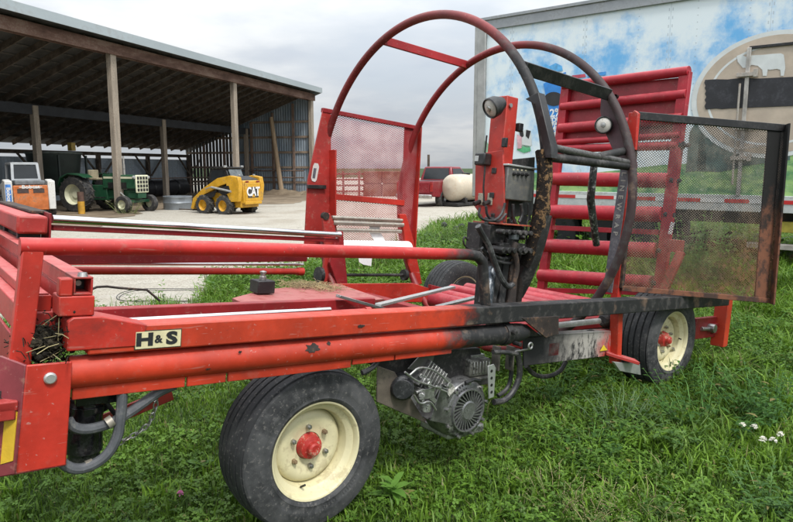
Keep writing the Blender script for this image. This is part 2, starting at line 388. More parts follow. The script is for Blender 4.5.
# black bracket on the front hoop and the charred sleeve below it
pts = [at(u, v, 'a', HA1 - .05) for u, v in ((525, 99), (538, 92), (551, 146), (551, 158), (545, 158), (535, 104.5))]
part('hoop_bracket', MB().prism([M(*p) for p in pts], V((0, .06, 0))), black, .003)
char = NT('charred_wood'); n2 = char.noise(34, 6, .75); n1 = char.noise(9, 4, .6)
xx_ = char.sep(co := char.coord())[0]; cc = char.mix(char.ramp(char.math('ADD', n2, char.math('MULTIPLY', char.math('SUBTRACT', xx_, 1.075), 1.6)), .55, .62), (.018, .014, .012), (.21, .125, .062))
char_m = char.done(char.bsdf(cc, .9, 0, n2, .8, .02, .2))
slv = [hoop_pt(HA1 - .015, t) for t in np.linspace(ang_of(548, 150, HA1), ang_of(531, 266, HA1), 9)]
slm = MB().tube(slv, .042, 14)
for i, p in enumerate(slm.v):
    k = 1
    slm.v[i] = (p[0] + R.uniform(-.006, .006), p[1] + R.uniform(-.006, .006), p[2] + R.uniform(-.006, .006))
part('charred_sleeve', slm, char_m, 0)
slv = [hoop_pt(HA1, t, HR + .01) for t in np.linspace(ang_of(545, 215, HA1), ang_of(522, 300, HA1), 7)]
part('hoop_shoe', MB().tube(slv, .044, 8), burnt, 0)
# carriage plate, lamp and roller arms on the rear hoop
cp = [at(u, v, 'a', HA2 + .02) for u, v in ((601, 92), (612, 100), (629, 132), (637, 165), (634, 178), (617, 160), (606, 135), (600, 112))]
part('carriage_plate', MB().prism([M(*p) for p in cp], V((0, .012, 0))), simple('plum_plate', (.075, .035, .042), .55, 0, .35, 10), .003)
def lamp(u, v, pl, val, r, ax, dep, name='work_lamp', mtx=None):
    q = M(*at(u, v, pl, val)); ax = V(ax).normalized()
    o = part(name, MB().lathe([(0, -dep), (r * .55, -dep), (r * .95, -dep * .45), (r, 0), (r * .92, .006), (r * .86, 0), (r * .80, -.004)], q, ax, 28), black, 0)
    part('lens', MB().lathe([(r * .83, -.003), (r * .6, .006), (0, .010)], q, ax, 24), mtx or lens_m, 0, o)
    part('bulb', MB().lathe([(r * .3, .006), (r * .25, .014), (0, .016)], q, ax, 14), steel, 0, o)
    return o
lens_m = simple('lamp_glass', (.52, .50, .46), .12, 0, .25, 30, (.2, .18, .15), .4, .02)
lamp(603.5, 125, 'a', HA2 - .03, .058, (.45, -1, -.05), .07)
for (p0, p1, r, m_) in (((549, 147), (629, 163), .022, steel), ((548, 157), (634, 167), .026, burnt), ((598, 157), (631, 149.5), .026, burnt)):
    q0 = at(*p0, 'b', -.16); q1 = at(*p1, 'b', -.16 if p0[0] < 590 else -.22)
    part('film_roller', MB().tube([M(*q0), M(*q1)], r, 16), simple('sooty_roller', (.13, .125, .12), .5, .5, .6, 14, (.02, .02, .02), .8, .2) if r < .025 else burnt, .003)
q0, q1 = at(594, 166, 'b', -.17), at(596.5, 245, 'b', -.2)
part('hanging_rod', MB().tube([M(*q0), M(q0[0], q0[1], q0[2] - .2), M(*q1)], [.021, .024, .022], 14), simple('scorched_rod', (.06, .06, .06), .35, .7, .7, 13, (.55, .55, .54), .8, .3), .002)
# lettered strip below the rear hoop
l0, l1 = at(626.5, 160, 'a', HA2 + .06), at(607.5, 292, 'a', HA2 + .06)
strip = part('lettered_strip', MB().bar(M(*l0), M(*l1), .065, .012, AY), simple('grey_strip', (.10, .095, .11), .6, 0, .3, 14, (.25, .24, .23), .4, .1), .002)
dn = (M(*l1) - M(*l0)).normalized(); rt = V((0, 0, 1)).cross(V((0, -1, 0))).normalized()
nrm = V((0, -1, 0)); yv = nrm.cross(dn).normalized()
pale = simple('pale_lettering', (.36, .34, .30), .6, 0, .3, 20)
text('lettering', 'LINEWRAP', .044, pale, strip, basis(dn, yv, M(*l0) + dn * .285 + nrm * .0075), .0012, .0008, 1.15, space=1.95)
text('emblem', 'H&S', .030, simple('gold_lettering', (.45, .34, .12), .6, 0, .2, 20), strip, basis(yv, -dn, M(*l0) + dn * .73 + nrm * .0075), .001, .0008, 1.0)

# --- guards of expanded metal
def mesh_mat(name, paint, col2, cover, scale=58, rust_low=None):
    t = NT(name); co = t.coord(); x, y, z = t.sep(co)
    p = t.math('ADD', t.math('MULTIPLY', t.math('ADD', x, y), scale), t.math('MULTIPLY', z, scale * 1.7))
    q = t.math('SUBTRACT', t.math('MULTIPLY', t.math('ADD', x, y), scale), t.math('MULTIPLY', z, scale * 1.7))
    fa = t.math('ABSOLUTE', t.math('SUBTRACT', t.math('FRACT', p), .5)); fb = t.math('ABSOLUTE', t.math('SUBTRACT', t.math('FRACT', q), .5))
    line = t.math('MAXIMUM', t.math('GREATER_THAN', fa, .5 - cover / 4), t.math('GREATER_THAN', fb, .5 - cover / 4))
    n = t.noise(6, 5, .7, co); c = t.mix(t.ramp(n, .4, .62), paint, col2)
    if rust_low:
        n2 = t.noise(2.3, 6, .75, co); k = t.math('ADD', t.math('SUBTRACT', 1, t.ramp(z, .7, 1.95)), t.math('ADD', t.math('MULTIPLY', t.math('SUBTRACT', n2, .5), 1.5), t.math('MULTIPLY', t.math('SUBTRACT', y, 1.55), .45)))
        c = t.mix(t.ramp(k, .15, .95), c, t.mix(t.ramp(n, .42, .6), rust_low, (.15, .078, .032)))
        clog = t.math('GREATER_THAN', t.noise(30, 5, .75, co), .54); clog = t.math('MULTIPLY', clog, t.ramp(k, .5, .9)); line = t.math('MAXIMUM', line, clog)
    sh = t.bsdf(c, .6, 0); tr = t.new('BsdfTransparent'); mx = t.new('MixShader')
    t.link(line, mx.inputs[0]); t.link(tr.outputs[0], mx.inputs[1]); t.link(sh, mx.inputs[2])
    return t.done(mx.outputs[0])
GB = -2.34                                                     # left guard stands upright on the far side
gq = lambda u, v: at(u, v, 'b', GB)
g_tl, g_tr = gq(323, 110), gq(420, 127.5); g_bl, g_br = gq(303, 256), gq(411, 258)
mz = mesh_mat('red_expanded_metal', (.34, .04, .045), (.50, .20, .20), .50, 34)
part('mesh_panel', MB().prism([M(g_tl[0], GB, g_tl[2]), M(g_tr[0], GB, g_tr[2]), M(gq(408, 250)[0], GB, gq(408, 250)[2]), M(gq(328, 250)[0], GB, gq(328, 250)[2])], V((.0015, 0, 0))), mz, 0)
pl = [gq(322.5, 108), gq(330, 111), gq(331, 252), gq(303, 256), gq(307, 180)]
part('guard_post', MB().prism([M(*q) for q in pl], V((.012, 0, 0))), red_dull, .003)
pf = [gq(329, 150), gq(329, 256)]
part('guard_post', MB().bar(M(pf[0][0], GB + .05, pf[0][2]), M(pf[1][0], GB + .05, pf[1][2]), .11, .012, AY), red, .003)
pl = [gq(405, 126), gq(420.5, 127), gq(413, 256), gq(400, 256)]
part('guard_post', MB().prism([M(*q) for q in pl], V((-.012, 0, 0))), red_dark, .003)
pl = [gq(418.5, 127), gq(412, 256)]
part('guard_post', MB().bar(M(*pl[0]), M(*pl[1]), .09, .014, AY), red, .003)
part('guard_rail', MB().bar(M(*gq(322, 110)), M(*gq(420, 128.5)), .035, .035), red_dark, .003)
part('guard_rail', MB().bar(M(*gq(326, 196)), M(*gq(404, 203)), .02, .05), red, .003)
st = [at(u, v, 'b', GB + .014) for u, v in ((313, 166), (314.5, 163), (318, 163.5), (319, 167), (316.5, 180), (315, 182), (312, 181), (311, 178))]
sk = part('guard_sticker', MB().prism([M(*q) for q in st], V((.002, 0, 0))), simple('white_sticker', (.52, .50, .48), .5, 0, .1, 20), 0)
part('sticker_print', MB().prism([M(*at(u, v, 'b', GB + .0165)) for u, v in ((313.7, 168), (316.5, 168.3), (315, 178.5), (312.4, 178))], V((.001, 0, 0))), simple('sticker_print', (.10, .10, .12), .6, 0, .8, 90), 0, sk)
q = gq(311, 187); part('latch_bar', MB().bar(M(q[0] - .05, GB + .03, q[2]), M(q[0] + .12, GB + .03, q[2] + .01), .02, .03), black, .002)
# film carrier on the far side
fc = [at(u, v, 'b', -2.2) for u, v in ((321, 217), (328, 213), (332, 222), (337, 245), (332, 284), (320, 284), (324, 250))]
part('film_arm', MB().prism([M(*q) for q in fc], V((.03, 0, 0))), red_dull, .004)
fc = [at(u, v, 'b', -2.15) for u, v in ((336, 231), (341, 231), (345, 276), (346, 287), (336, 287), (328, 262))]
part('film_arm', MB().prism([M(*q) for q in fc], V((.03, 0, 0))), red_dark, .004)
fc = [at(u, v, 'b', -2.2) for u, v in ((397, 214), (404, 214), (411, 238), (420, 283), (414, 286), (405, 262), (402, 232))]
part('film_arm', MB().prism([M(*q) for q in fc], V((.03, 0, 0))), red, .004)
part('arm_pivot', MB().lathe([(0, .02), (.03, .02), (.03, -.02), (0, -.02)], M(*at(325, 216, 'b', -2.18)), BX, 14), burnt_brown, 0)
alu = simple('roller_aluminium', (.46, .42, .36), .35, .6, .35, 9, (.22, .18, .13), .6, .05)
for (u0, v0, u1, v1, r) in ((332, 217.5, 402, 220.5, .017), (333, 222.5, 403, 225, .021), (336, 230, 401, 231.5, .017)):
    part('stretch_roller', MB().cyl(M(*at(u0, v0, 'b', -2.18)), M(*at(u1, v1, 'b', -2.18)), r, 16), alu, .002)
part('roll_axle', MB().cyl(M(*at(330, 275, 'b', -2.18)), M(*at(404, 275, 'b', -2.18)), .013, 12).lathe([(0, 0), (.05, 0), (.05, .03), (0, .03)], M(*at(403, 275, 'b', -2.18)), AY, 16).lathe([(0, 0), (.065, 0), (.065, -.03), (0, -.03)], M(*at(321, 275, 'b', -2.15)), AY, 16), burnt, 0)
fr = bpy.data.objects.new('film_roll', None); COL.objects.link(fr)
f0, f1 = at(340, 249, 'b', -2.17), at(408, 250, 'b', -2.17)
fr.matrix_world = mw @ Matrix.Translation(M(*f0)); L = f1[0] - f0[0]
tag(fr, 'white roll of plastic wrap film lying in the red carrier behind the handrail', 'film roll')
film = simple('white_film', (.80, .80, .80), .28, 0, .05, 6)
MB().lathe([(.03, 0), (.068, .0), (.072, .01), (.072, L - .01), (.068, L), (.03, L)], (0, 0, 0), (0, 1, .02), 28).build('film', film, fr)
MB().lathe([(.022, -.02), (.03, -.02), (.03, L + .02), (.022, L + .02)], (0, 0, 0), (0, 1, .02), 18).build('core', simple('cardboard_core', (.34, .25, .16), .85), fr)
tailp = [V(M(*at(u, v, 'b', -2.2))) - V(M(*f0)) for u, v in ((370, 218), (383, 217.5), (379, 230), (388, 246), (377, 246), (369, 232))]
MB().prism(tailp, V((.004, 0, 0))).build('film_tail', film, fr)
tailp = [V(M(*at(u, v, 'b', -2.09))) - V(M(*f0)) for u, v in ((358, 256), (372, 256), (371, 266), (363, 264.5), (359, 262))]
MB().prism(tailp, V((.003, 0, 0))).build('film_tail', film, fr)

# right guard, swung open on its hinge post
h0, h1 = at(634, 113, 'a', 2.5), at(615.5, 300, 'a', 2.5)
part('hinge_post', MB().bar(M(*h0), M(h1[0], h1[1], h1[2] - .02), .05, .05, AY).prism([M(*at(u, v, 'a', 2.47)) for u, v in ((627, 121), (634, 110), (638, 113), (635, 150), (627, 150))], V((0, .03, 0))), red_paint('red_paint_hinge', (.48, .03, .02), .1, dust=.4, chips=.8), .004)
D0 = V(M(*h0)) + V((.03, 0, -.02)); D0b = V(M(*h1)) + V((.03, 0, .085))
door = V((.505, 1.08, .02)); tipT = V(M(3.58, .266, 1.215)); tipB = V(M(3.625, .30, .0))
sooty_rust = NT('sooty_rusty_flange'); co = sooty_rust.coord(); zz = sooty_rust.sep(co)[2]; nn = sooty_rust.noise(9, 6, .7, co)
k = sooty_rust.ramp(sooty_rust.math('ADD', zz, sooty_rust.math('MULTIPLY', sooty_rust.math('SUBTRACT', nn, .5), .7)), 1.35, 1.75)
sr = sooty_rust.mix(k, sooty_rust.mix(sooty_rust.ramp(nn, .42, .6), (.17, .07, .04), (.05, .03, .024)), (.010, .010, .010))
sooty_m = sooty_rust.done(sooty_rust.bsdf(sr, .8, 0, nn, .4, .01, .3))
rmesh = mesh_mat('rusty_expanded_metal', (.030, .027, .027), (.13, .105, .085), .58, 34, rust_low=(.095, .060, .028))
into = V((.18, -.06, 0)).normalized()
dirD = (tipT - D0).normalized(); nD = dirD.cross(V((0, 0, 1))).normalized()
part('door_mesh', MB().prism([D0, tipT, tipB, D0b], nD * .0015), rmesh, 0)
part('door_rail', MB().bar(D0, tipT, .03, .05), black, .003)
part('door_rail', MB().bar(D0b, tipB, .03, .035), sooty_m, .003)
part('door_stile', MB().bar(tipT + V((0, 0, .025)), tipB - V((0, 0, .02)), .15, .014, nD.cross(dirD) * 0 + (nD * .45 + dirD * .9)), sooty_m, .003)
part('door_stile', MB().bar(tipT - dirD * .09, tipB - dirD * .09 + V((0, 0, 0)), .11, .012, nD), sooty_m, .003)
part('door_stile', MB().bar(D0, D0b, .03, .03), burnt_brown, .003)

# --- tail gate with rollers, standing upright across the back
GA = 3.8
gp = lambda u, v, a=GA: at(u, v, 'a', a)
for (t_, b_) in (((567, 84), (541, 296)), ((686, 72), (658.5, 296))):
    q0, q1 = gp(*t_), gp(*b_)
    bb = (q0[1] + q1[1]) / 2
    part('gate_post', MB().bar(M(GA, q0[1], q0[2]), M(GA, q1[1], q1[2]), .055, .09, BX), red_gate, .004)
ls = [gp(566, 88), gp(687, 76), gp(679, 136), gp(562, 143.5)]
part('gate_sheet', MB().prism([M(GA + .03, q[1], q[2]) for q in ls], V((0, .01, 0))), red_paint('red_paint_sheet', (.36, .028, .040), .4, dust=.45, chips=.3), .002)
for (u0, v0, u1, v1, w) in ((564, 86, 689, 71, .082), (562, 107, 687, 94, .08), (560, 128.5, 683, 118.5, .095), (558.5, 142.5, 681, 135, .06)):
    q0, q1 = gp(u0, v0, GA - .01), gp(u1, v1, GA - .01)
    part('gate_rib', MB().tube([M(*q0), M(*q1)], w / 2, 18), red_gate, 0)
for (u0, v0, u1, v1, r) in ((557, 149, 678, 145.5, .038), (554, 179, 669, 180.5, .065), (549, 211.5, 663, 214.5, .068), (544, 245.5, 657, 250.5, .068), (540, 275, 652, 283, .064)):
    q0, q1 = gp(u0, v0), gp(u1, v1); p0, p1 = V(M(*q0)), V(M(*q1)); e = (p1 - p0).normalized()
    ro = part('gate_roller', MB().tube([p0, p0 + e * .015, p1 - e * .015, p1], [r * .93, r, r, r * .93], 24), red_gate, 0)
    part('roller_shaft', MB().cyl(p1 - e * .01, p1 + e * .10, .018, 10).cyl(p1 + e * .02, p1 + e * .05, .034, 12), burnt, 0, ro)
for (u0, v0, u1, v1) in ((549, 227.5, 660, 232.5), (541, 290, 655, 293)):
    q0, q1 = gp(u0, v0), gp(u1, v1); part('gate_bar', MB().bar(M(*q0), M(*q1), .04, .045), red_gate, .003)
q0, q1 = gp(681, 252, 3.6), gp(664, 290, 3.5)
part('gate_stay', MB().bar(M(*q0), M(*q1), .07, .03, AY), red_dull, .004)
q = gp(676, 246, 3.7); part('gate_lug', MB().box(M(*q), (.12, .04, .10)), red_dull, .004)
q = gp(617, 97, 3.72); part('gate_plug', MB().lathe([(0, 0), (.02, 0), (.02, .03)], M(*q), -AY, 10), black, 0)
q0, q1 = gp(671, 222, 3.7), gp(668, 234, 3.7)
part('white_streak', MB().bar(M(q0[0] + .03, q0[1] + .0, q0[2]), M(q1[0] + .03, q1[1], q1[2]), .03, .01, AY), simple('bird_lime', (.55, .52, .50), .8), 0)
# tail end bracket
part('tail_bracket', MB().span(M(3.45, -.16, -.36), M(3.86, -.12, -.20)), red_dark, .004)
part('tail_post', MB().span(M(3.78, -.15, -.43), M(3.86, -.05, -.05)), red_paint('red_paint_tail', (.56, .05, .02), .1), .004)
part('tail_bolt', MB().cyl(M(3.52, -.11, -.28), M(3.72, -.10, -.285), .016, 10).cyl(M(3.66, -.125, -.28), M(3.66, -.07, -.28), .034, 10), steel, .002)
q0 = at(674, 352, 'b', -.1); part('hanging_hook', MB().tube([M(*at(673, 348, 'b', -.15)), M(*at(675.5, 355, 'b', -.15)), M(*at(671, 361, 'b', -.15)), M(*at(672, 370, 'b', -.15))], .010, 8), steel, 0)
# --- control tower
TB, TA = -.30, 1.30
tp = lambda u, v, b=TB: at(u, v, 'b', b)
tow = red_paint('red_paint_tower', (.48, .035, .022), .15, (2, .95 + .36, .95 + .50, -1), chips=.6, dust=.4)
ctop = tp(507, 98)[2]; a0, a1 = tp(498, 98)[0], tp(517.5, 98)[0]
am = (a0 + a1) / 2 - .02
part('tower_post', MB().span(M(am - .045, TB - .055, -.10), M(am + .045, TB + .055, ctop)), tow, .005)
part('post_bolt', MB().cyl(M(am - .02, TB + .05, ctop - .05), M(am - .02, TB + .066, ctop - .05), .011, 10).cyl(M(am - .05, TB - .02, ctop - .05), M(am - .066, TB - .02, ctop - .05), .011, 10), steel, 0)
# flat plate facing the front, with a cut lower corner
pa = am - .05
pw = [at(u, v, 'a', pa) for u, v in ((475.5, 154), (503, 150), (504, 222), (484, 219), (474.5, 207))]
part('tower_plate', MB().prism([M(pa, q[1], q[2]) for q in pw], V((0, .014, 0))), tow, .003)
pw = [at(u, v, 'b', TB + .07) for u, v in ((509, 160), (538, 157), (536, 215), (509, 218))]
part('rear_plate', MB().prism([M(q[0], TB + .05, q[2]) for q in pw], V((-.014, 0, 0))), burnt, .003)
# gray switch box
b0, b1 = at(508.5, 166, 'b', -.20), at(533, 203, 'b', -.20)
boxm = simple('switch_box_grey', (.17, .17, .165), .45, .4, .3, 10, (.28, .24, .17), .6, .1)
sb = part('switch_box', MB().span(M(b0[0], -.295, b1[2] + .004), M(b1[0] - .01, -.20, b0[2])), boxm, .006)
part('box_lid', MB().span(M(b0[0] - .012, -.305, b0[2] + .001), M(b1[0] + .002, -.190, b0[2] + .012)), galv, .003, sb)
for k in range(4):
    q = at(513.5 + k * 4.1, 174 + k * .3, 'b', -.20)
    part('switch', MB().lathe([(.010, 0), (.010, .008), (.005, .009), (.004, .022), (0, .024)], M(q[0], -.199, q[2]), BX, 10), black, 0, sb)
    q = at(513.5 + k * 4.1, 169.5 + k * .3, 'b', -.20)
    part('switch_mark', MB().box(M(q[0], -.1993, q[2]), (.0015, .012, .008)), simple('pale_mark', (.55, .5, .36), .6), 0, sb)
for v in (171, 196):
    q = at(506, v, 'a', b0[0]); part('box_hinge', MB().box(M(b0[0] - .012, -.285, q[2]), (.03, .02, .03)), burnt, .003, sb)
q0, q1 = at(514, 200, 'b', -.2), at(514, 235, 'b', -.2)
# receiver with aerial
rq = at(483, 159.5, 'a', pa - .03)
rc = part('receiver', MB().box(M(rq[0], rq[1], rq[2]), (.075, .06, .066)), black, .008)
part('aerial', MB().cyl(M(rq[0], rq[1] + .01, rq[2] + .03), M(rq[0] + .0, rq[1] + .012, rq[2] + .13), .0045, 8), black, 0, rc)
part('receiver_face', MB().box(M(rq[0] - .031, rq[1] - .018, rq[2] + .002), (.026, .004, .03)), galv, .001, rc)
part('receiver_cable', MB().tube([M(rq[0], rq[1] + .02, rq[2] - .03), M(rq[0], rq[1] + .022, rq[2] - .15), M(rq[0] + .01, rq[1] + .03, rq[2] - .25)], .005, 8), black, 0, rc)
for u in (479.5, 489):
    q = at(u, 199, 'a', pa - .012)
    part('socket_plate', MB().box(M(pa - .004, q[1], q[2]), (.035, .008, .065)), simple('socket_cream', (.34, .31, .24), .6, 0, .5, 40, (.03, .03, .03), .8), .002)
    part('socket', MB().cyl(M(pa - .008, q[1], q[2] - .015), M(pa - .05, q[1], q[2] - .03), .013, 10), black, 0)
q = at(502, 143, 'a', am - .046); part('toggle', MB().box(M(q[0] - .012, q[1] + .03, q[2]), (.03, .02, .05)), black, .004)
q = at(517, 127, 'b', TB + .05); part('toggle', MB().box(M(q[0] + .02, TB + .05, q[2]), (.03, .035, .045)), black, .004)
lamp(490, 108.5, 'a', pa - .10, .056, (-.15, -1, -.55), .09)
# valve bank, legs and hoses under the tower
q = at(500, 240, 'b', -.25)
vbk = MB()
vbk.box(M(q[0] - .02, -.27, q[2] + .03), (.14, .24, .10)); vbk.box(M(q[0] + .02, -.24, q[2] - .04), (.16, .20, .06)); vbk.box(M(q[0] - .12, -.30, q[2] + .01), (.10, .08, .15))
for k in range(6):
    aa = q[0] - .12 + k * .045
    vbk.cyl(M(aa, -.17, q[2] + .05), M(aa, -.12, q[2] + .05), .014, 8).cyl(M(aa, -.19, q[2] - .04), M(aa, -.11, q[2] - .045), .016, 8).cyl(M(aa, -.25, q[2] + .05), M(aa, -.25, q[2] + .12), .012, 8)
for k in range(26):
    vbk.box(M(q[0] + R.uniform(-.17, .15), -.22 + R.uniform(-.10, .07), q[2] + R.uniform(-.10, .13)), (R.uniform(.015, .05), R.uniform(.015, .05), R.uniform(.015, .05)), Matrix.Rotation(R.uniform(0, 3), 3, 'Z') @ Matrix.Rotation(R.uniform(-.4, .4), 3, 'X'))
bank = part('valve_bank', vbk, burnt, .003)
part('valve_shelf', bx(q[0] - .11, q[0] + .12, -.36, -.14, q[2] + .085, q[2] + .093), red_paint('red_paint_singed', (.38, .07, .035), .2, dust=.7, chips=.9), .002)
part('pilot_valve', MB().box(M(q[0] + .0, -.155, q[2] + .035), (.03, .055, .05)), simple('grey_block', (.10, .11, .12), .5, 0, .3, 20), .005, bank)
for (u0, v0, u1, v1, w, m_) in ((497, 258, 486, 306, .09, burnt), (512, 256, 508, 306, .07, burnt_brown), (522, 255, 516, 304, .035, char_m), (504, 256, 498, 306, .05, burnt)):
    q0, q1 = at(u0, v0, 'b', -.25), at(u1, v1, 'b', -.18)
    part('tower_leg', MB().bar(M(*q0), M(*q1), w, .05, BX), m_, .004)
q0, q1 = at(492, 268, 'b', -.2), at(486, 304, 'b', -.15)
part('breather_tube', MB().tube([M(*q0), M(*q1)], [.026, .034], 14), simple('scorched_blue', (.03, .04, .05), .35, .4, .6, 9, (.3, .3, .31), .4), 0)
def hose(name, pix, b, r=.012, mat=rubber_hose, parent=None):
    pts = [M(*at(u, v, 'b', b + (k[0] if k else 0))) for u, v, *k in pix]
    # smooth the path
    for _ in range(2):
        n = [pts[0]]
        for i in range(len(pts) - 1): n += [pts[i] * .75 + pts[i + 1] * .25, pts[i] * .25 + pts[i + 1] * .75]
        n.append(pts[-1]); pts = n
    return part(name, MB().tube(pts, r, 10), mat, 0, parent)
hose('hose', ((478, 226), (482, 234), (489, 245), (493, 258), (500, 277), (508, 288), (513, 284)), -.13, .016, simple('singed_hose', (.05, .05, .052), .4, .2, .6, 11, (.2, .2, .2), .6))
hose('hose', ((513, 284), (517, 270), (516, 258), (513, 250), (516, 243)), -.13, .016, burnt_brown)
for pix in (((468, 240), (464, 236), (463, 243), (468, 249), (477, 250)), ((480, 208), (478, 216), (486, 221), (497, 220), (503, 212), (505, 203)), ((486, 206), (487, 217), (498, 223), (506, 214)),
            ((513, 204), (513, 218), (517, 226), (522, 236)), ((528, 204), (529, 216), (526, 226), (527, 243), (520, 256)), ((521, 204), (523, 214), (519, 222)), ((488, 252), (500, 259), (512, 258), (524, 247)), ((482, 248), (490, 258), (505, 264), (517, 262))):
    hose('cable', pix, -.15 - R.uniform(0, .08), R.choice((.005, .007, .009)), R.choice((rubber_hose, rubber_hose, burnt)))
hose('hose', ((493, 352), (506, 352), (517, 354)), .0, .012)
hose('hose', ((517, 350), (521, 372), (515, 390), (505, 401), (494, 402)), -.05, .016)
hose('hose', ((526, 366), (535, 376), (549, 377), (561, 371), (566, 361)), -.25, .014, burnt)
hose('hose', ((510, 352), (512, 371), (509, 388), (498, 396)), -.12, .012)
hose('hose', ((362, 373), (371, 369), (379, 361), (377, 352)), -.05, .012)

# --- blackened plate and parts under the rail
lp = [at(u, v, 'b', -.1) for u, v in ((524, 338), (616, 332), (616, 355), (524, 366))]
t = NT('scorched_plate'); co = t.coord(); n = t.noise(7, 6, .7, co); n3 = t.noise(24, 5, .75, co, (1, 1, .45)); y, z = t.sep(co)[1], t.sep(co)[2]
k = t.ramp(t.math('ADD', y, t.math('MULTIPLY', t.math('SUBTRACT', n, .5), .35)), yb(1.62), yb(2.0)); k2 = t.ramp(t.math('ADD', y, t.math('MULTIPLY', t.math('SUBTRACT', n, .5), .25)), yb(2.10), yb(2.24))
c = t.mix(t.ramp(n, .45, .7), (.022, .022, .023), (.07, .065, .06))
c = t.mix(t.math('MULTIPLY', k, t.ramp(t.math('ADD', n3, t.math('MULTIPLY', z, .8)), .90, 1.06)), c, (.36, .34, .31))
c = t.mix(t.math('MULTIPLY', k2, t.ramp(n3, .35, .6)), c, (.42, .03, .02))
ash_m = t.done(t.bsdf(c, .8, 0, n, .3, .006, .3))
part('lower_plate', MB().prism([M(q[0], -.10, q[2]) for q in lp], V((-.012, 0, 0))).prism([M(lp[0][0], -.10, lp[0][2]), M(lp[1][0], -.10, lp[1][2]), M(lp[1][0], -.17, lp[1][2]), M(lp[0][0], -.17, lp[0][2])], V((0, 0, .01))), ash_m, .003)
gs = [at(u, v, 'b', .004) for u, v in ((522, 318), (559, 316), (559, 334), (546, 338))]
part('rail_bracket', MB().prism([M(q[0], .004, q[2]) for q in gs], V((-.012, 0, 0))), burnt_brown, .003)
gs = [at(u, v, 'b', -.0) for u, v in ((522, 326), (532, 326), (546, 337), (524, 337))]
part('pipe_tongue', MB().prism([M(q[0], -.03, q[2]) for q in gs], V((-.05, 0, 0))), burnt, .004)
q0, q1 = at(556, 325.5, 'b', -.16), at(599, 321, 'b', -.16)
part('idler_rod', MB().cyl(M(*q0), M(*q1), .018, 14), simple('ashy_rod', (.55, .54, .51), .5, .2, .3, 10), 0)
q0 = at(607, 320, 'b', -.16)
part('idler_hub', MB().lathe([(0, .06), (.03, .06), (.05, .02), (.055, -.05), (0, -.05)], M(*q0), -AY, 18), burnt, .002)
hose('hose', ((572, 346), (580, 337), (589, 331), (597, 333), (604, 338)), -.14, .014, burnt)
q0, q1 = at(617, 302, 'b', -.08), at(615, 363, 'b', -.08)
part('side_post', MB().bar(M(*q0), M(*q1), .06, .05, AY), red_paint('red_paint_side_post', (.55, .045, .02), .1, dust=.2), .004)
q0, q1 = at(604, 352, 'b', -.12), at(637, 362, 'b', .02)
part('foot_bracket', MB().bar(M(*q0), M(*q1), .10, .02, UP), red_dull, .003)
fb = [at(u, v, 'b', -.02) for u, v in ((614, 362), (640, 364), (641, 375), (620, 371))]
part('foot_plate', MB().prism([M(*q) for q in fb], V((-.02, 0, 0))), galv, .002)
tri = [at(u, v, 'b', -.095) for u, v in ((600, 351), (603.5, 345), (607, 350))]
part('warning_decal', MB().prism([M(*q) for q in tri], V((.003, 0, 0))), simple('yellow_decal', (.65, .48, .03), .5, 0, .1, 30), 0)

# --- engine
EB = -.06
ex = lambda u, v, b=EB: M(*at(u, v, 'b', b))
eng = part('engine_block', MB().box(ex(440, 398, -.22), (.26, .24, .20), Matrix.Rotation(-.25, 3, 'X')).box(ex(425, 380, -.2), (.20, .16, .12), Matrix.Rotation(-.5, 3, 'X')).box(ex(452, 425, -.2), (.22, .26, .05)), silver, .012)
fan_c = ex(467, 410); 
fan = part('fan_shroud', MB().lathe([(.155, -.15), (.158, -.05), (.145, -.012), (.125, 0), (.09, .002), (.085, -.012), (0, -.012)], fan_c, BX, 40).box(fan_c + V((-.07, -.12, .03)), (.13, .20, .17), Matrix.Rotation(-.3, 3, 'X')), simple('sooty_cowl', (.26, .26, .26), .34, .75, .6, 9, (.02, .02, .02), .8, .25), .004, eng)
gr = MB().lathe([(.100, .004), (.103, .014), (.109, .014), (.112, 0)], fan_c, BX, 36).lathe([(.050, .004), (.050, .012), (.042, .016), (.030, .014), (0, .017)], fan_c, BX, 24)
for k in range(28):
    an = 2 * PI * k / 28; d = V((0, math.cos(an), math.sin(an))); d2 = V((0, math.cos(an + .35), math.sin(an + .35)))
    gr.bar(fan_c + d * .046 + BX * .009, fan_c + d2 * .103 + BX * .009, .006, .006, BX)
part('starter_grille', gr, simple('starter_cover', (.30, .30, .31), .32, .75, .4, 20, (.05, .05, .05), .6), 0, eng)
part('grille_gap_shade', MB().lathe([(0, .003), (.100, .003), (.103, 0)], fan_c, BX, 30), black, 0, eng)  # black disc paints the shade seen in the gaps between the spokes
fin = MB()
for k in range(5):
    an = 1.75 + k * .14; d = V((0, math.cos(an), math.sin(an))); fin.bar(fan_c + d * .10 + BX * .002, fan_c + d * .138 - BX * .008, .008, .006, BX)
part('cooling_slots', fin, black, 0, eng)
for k in range(9):
    an = k * 2 * PI / 9 + .2; d = V((0, math.cos(an), math.sin(an))); MB().cyl(fan_c + d * .138 - BX * .006, fan_c + d * .138 + BX * .010, .008, 6).build('shroud_bolt', steel, eng)
part('pull_grip', MB().tube([fan_c + V((.02, -.05, .150)), fan_c + V((.025, 0, .163)), fan_c + V((.02, .05, .150))], .010, 10), black, 0, eng)
part('rating_label', MB().box(fan_c + V((-.0, -.125, .115)), (.004, .05, .032), Matrix.Rotation(.7, 3, 'X')), simple('label_pale', (.45, .44, .40), .5, 0, .6, 60), 0, eng)
head = MB()
hc = ex(424, 374, -.14)
for k in range(7): head.box(hc + V((0, -.06 + k * .018, .03 - k * .012)), (.15, .006, .13), Matrix.Rotation(-.6, 3, 'X'))
part('cylinder_fins', head, silver, .001, eng)
fc = ex(402, 386, -.10)
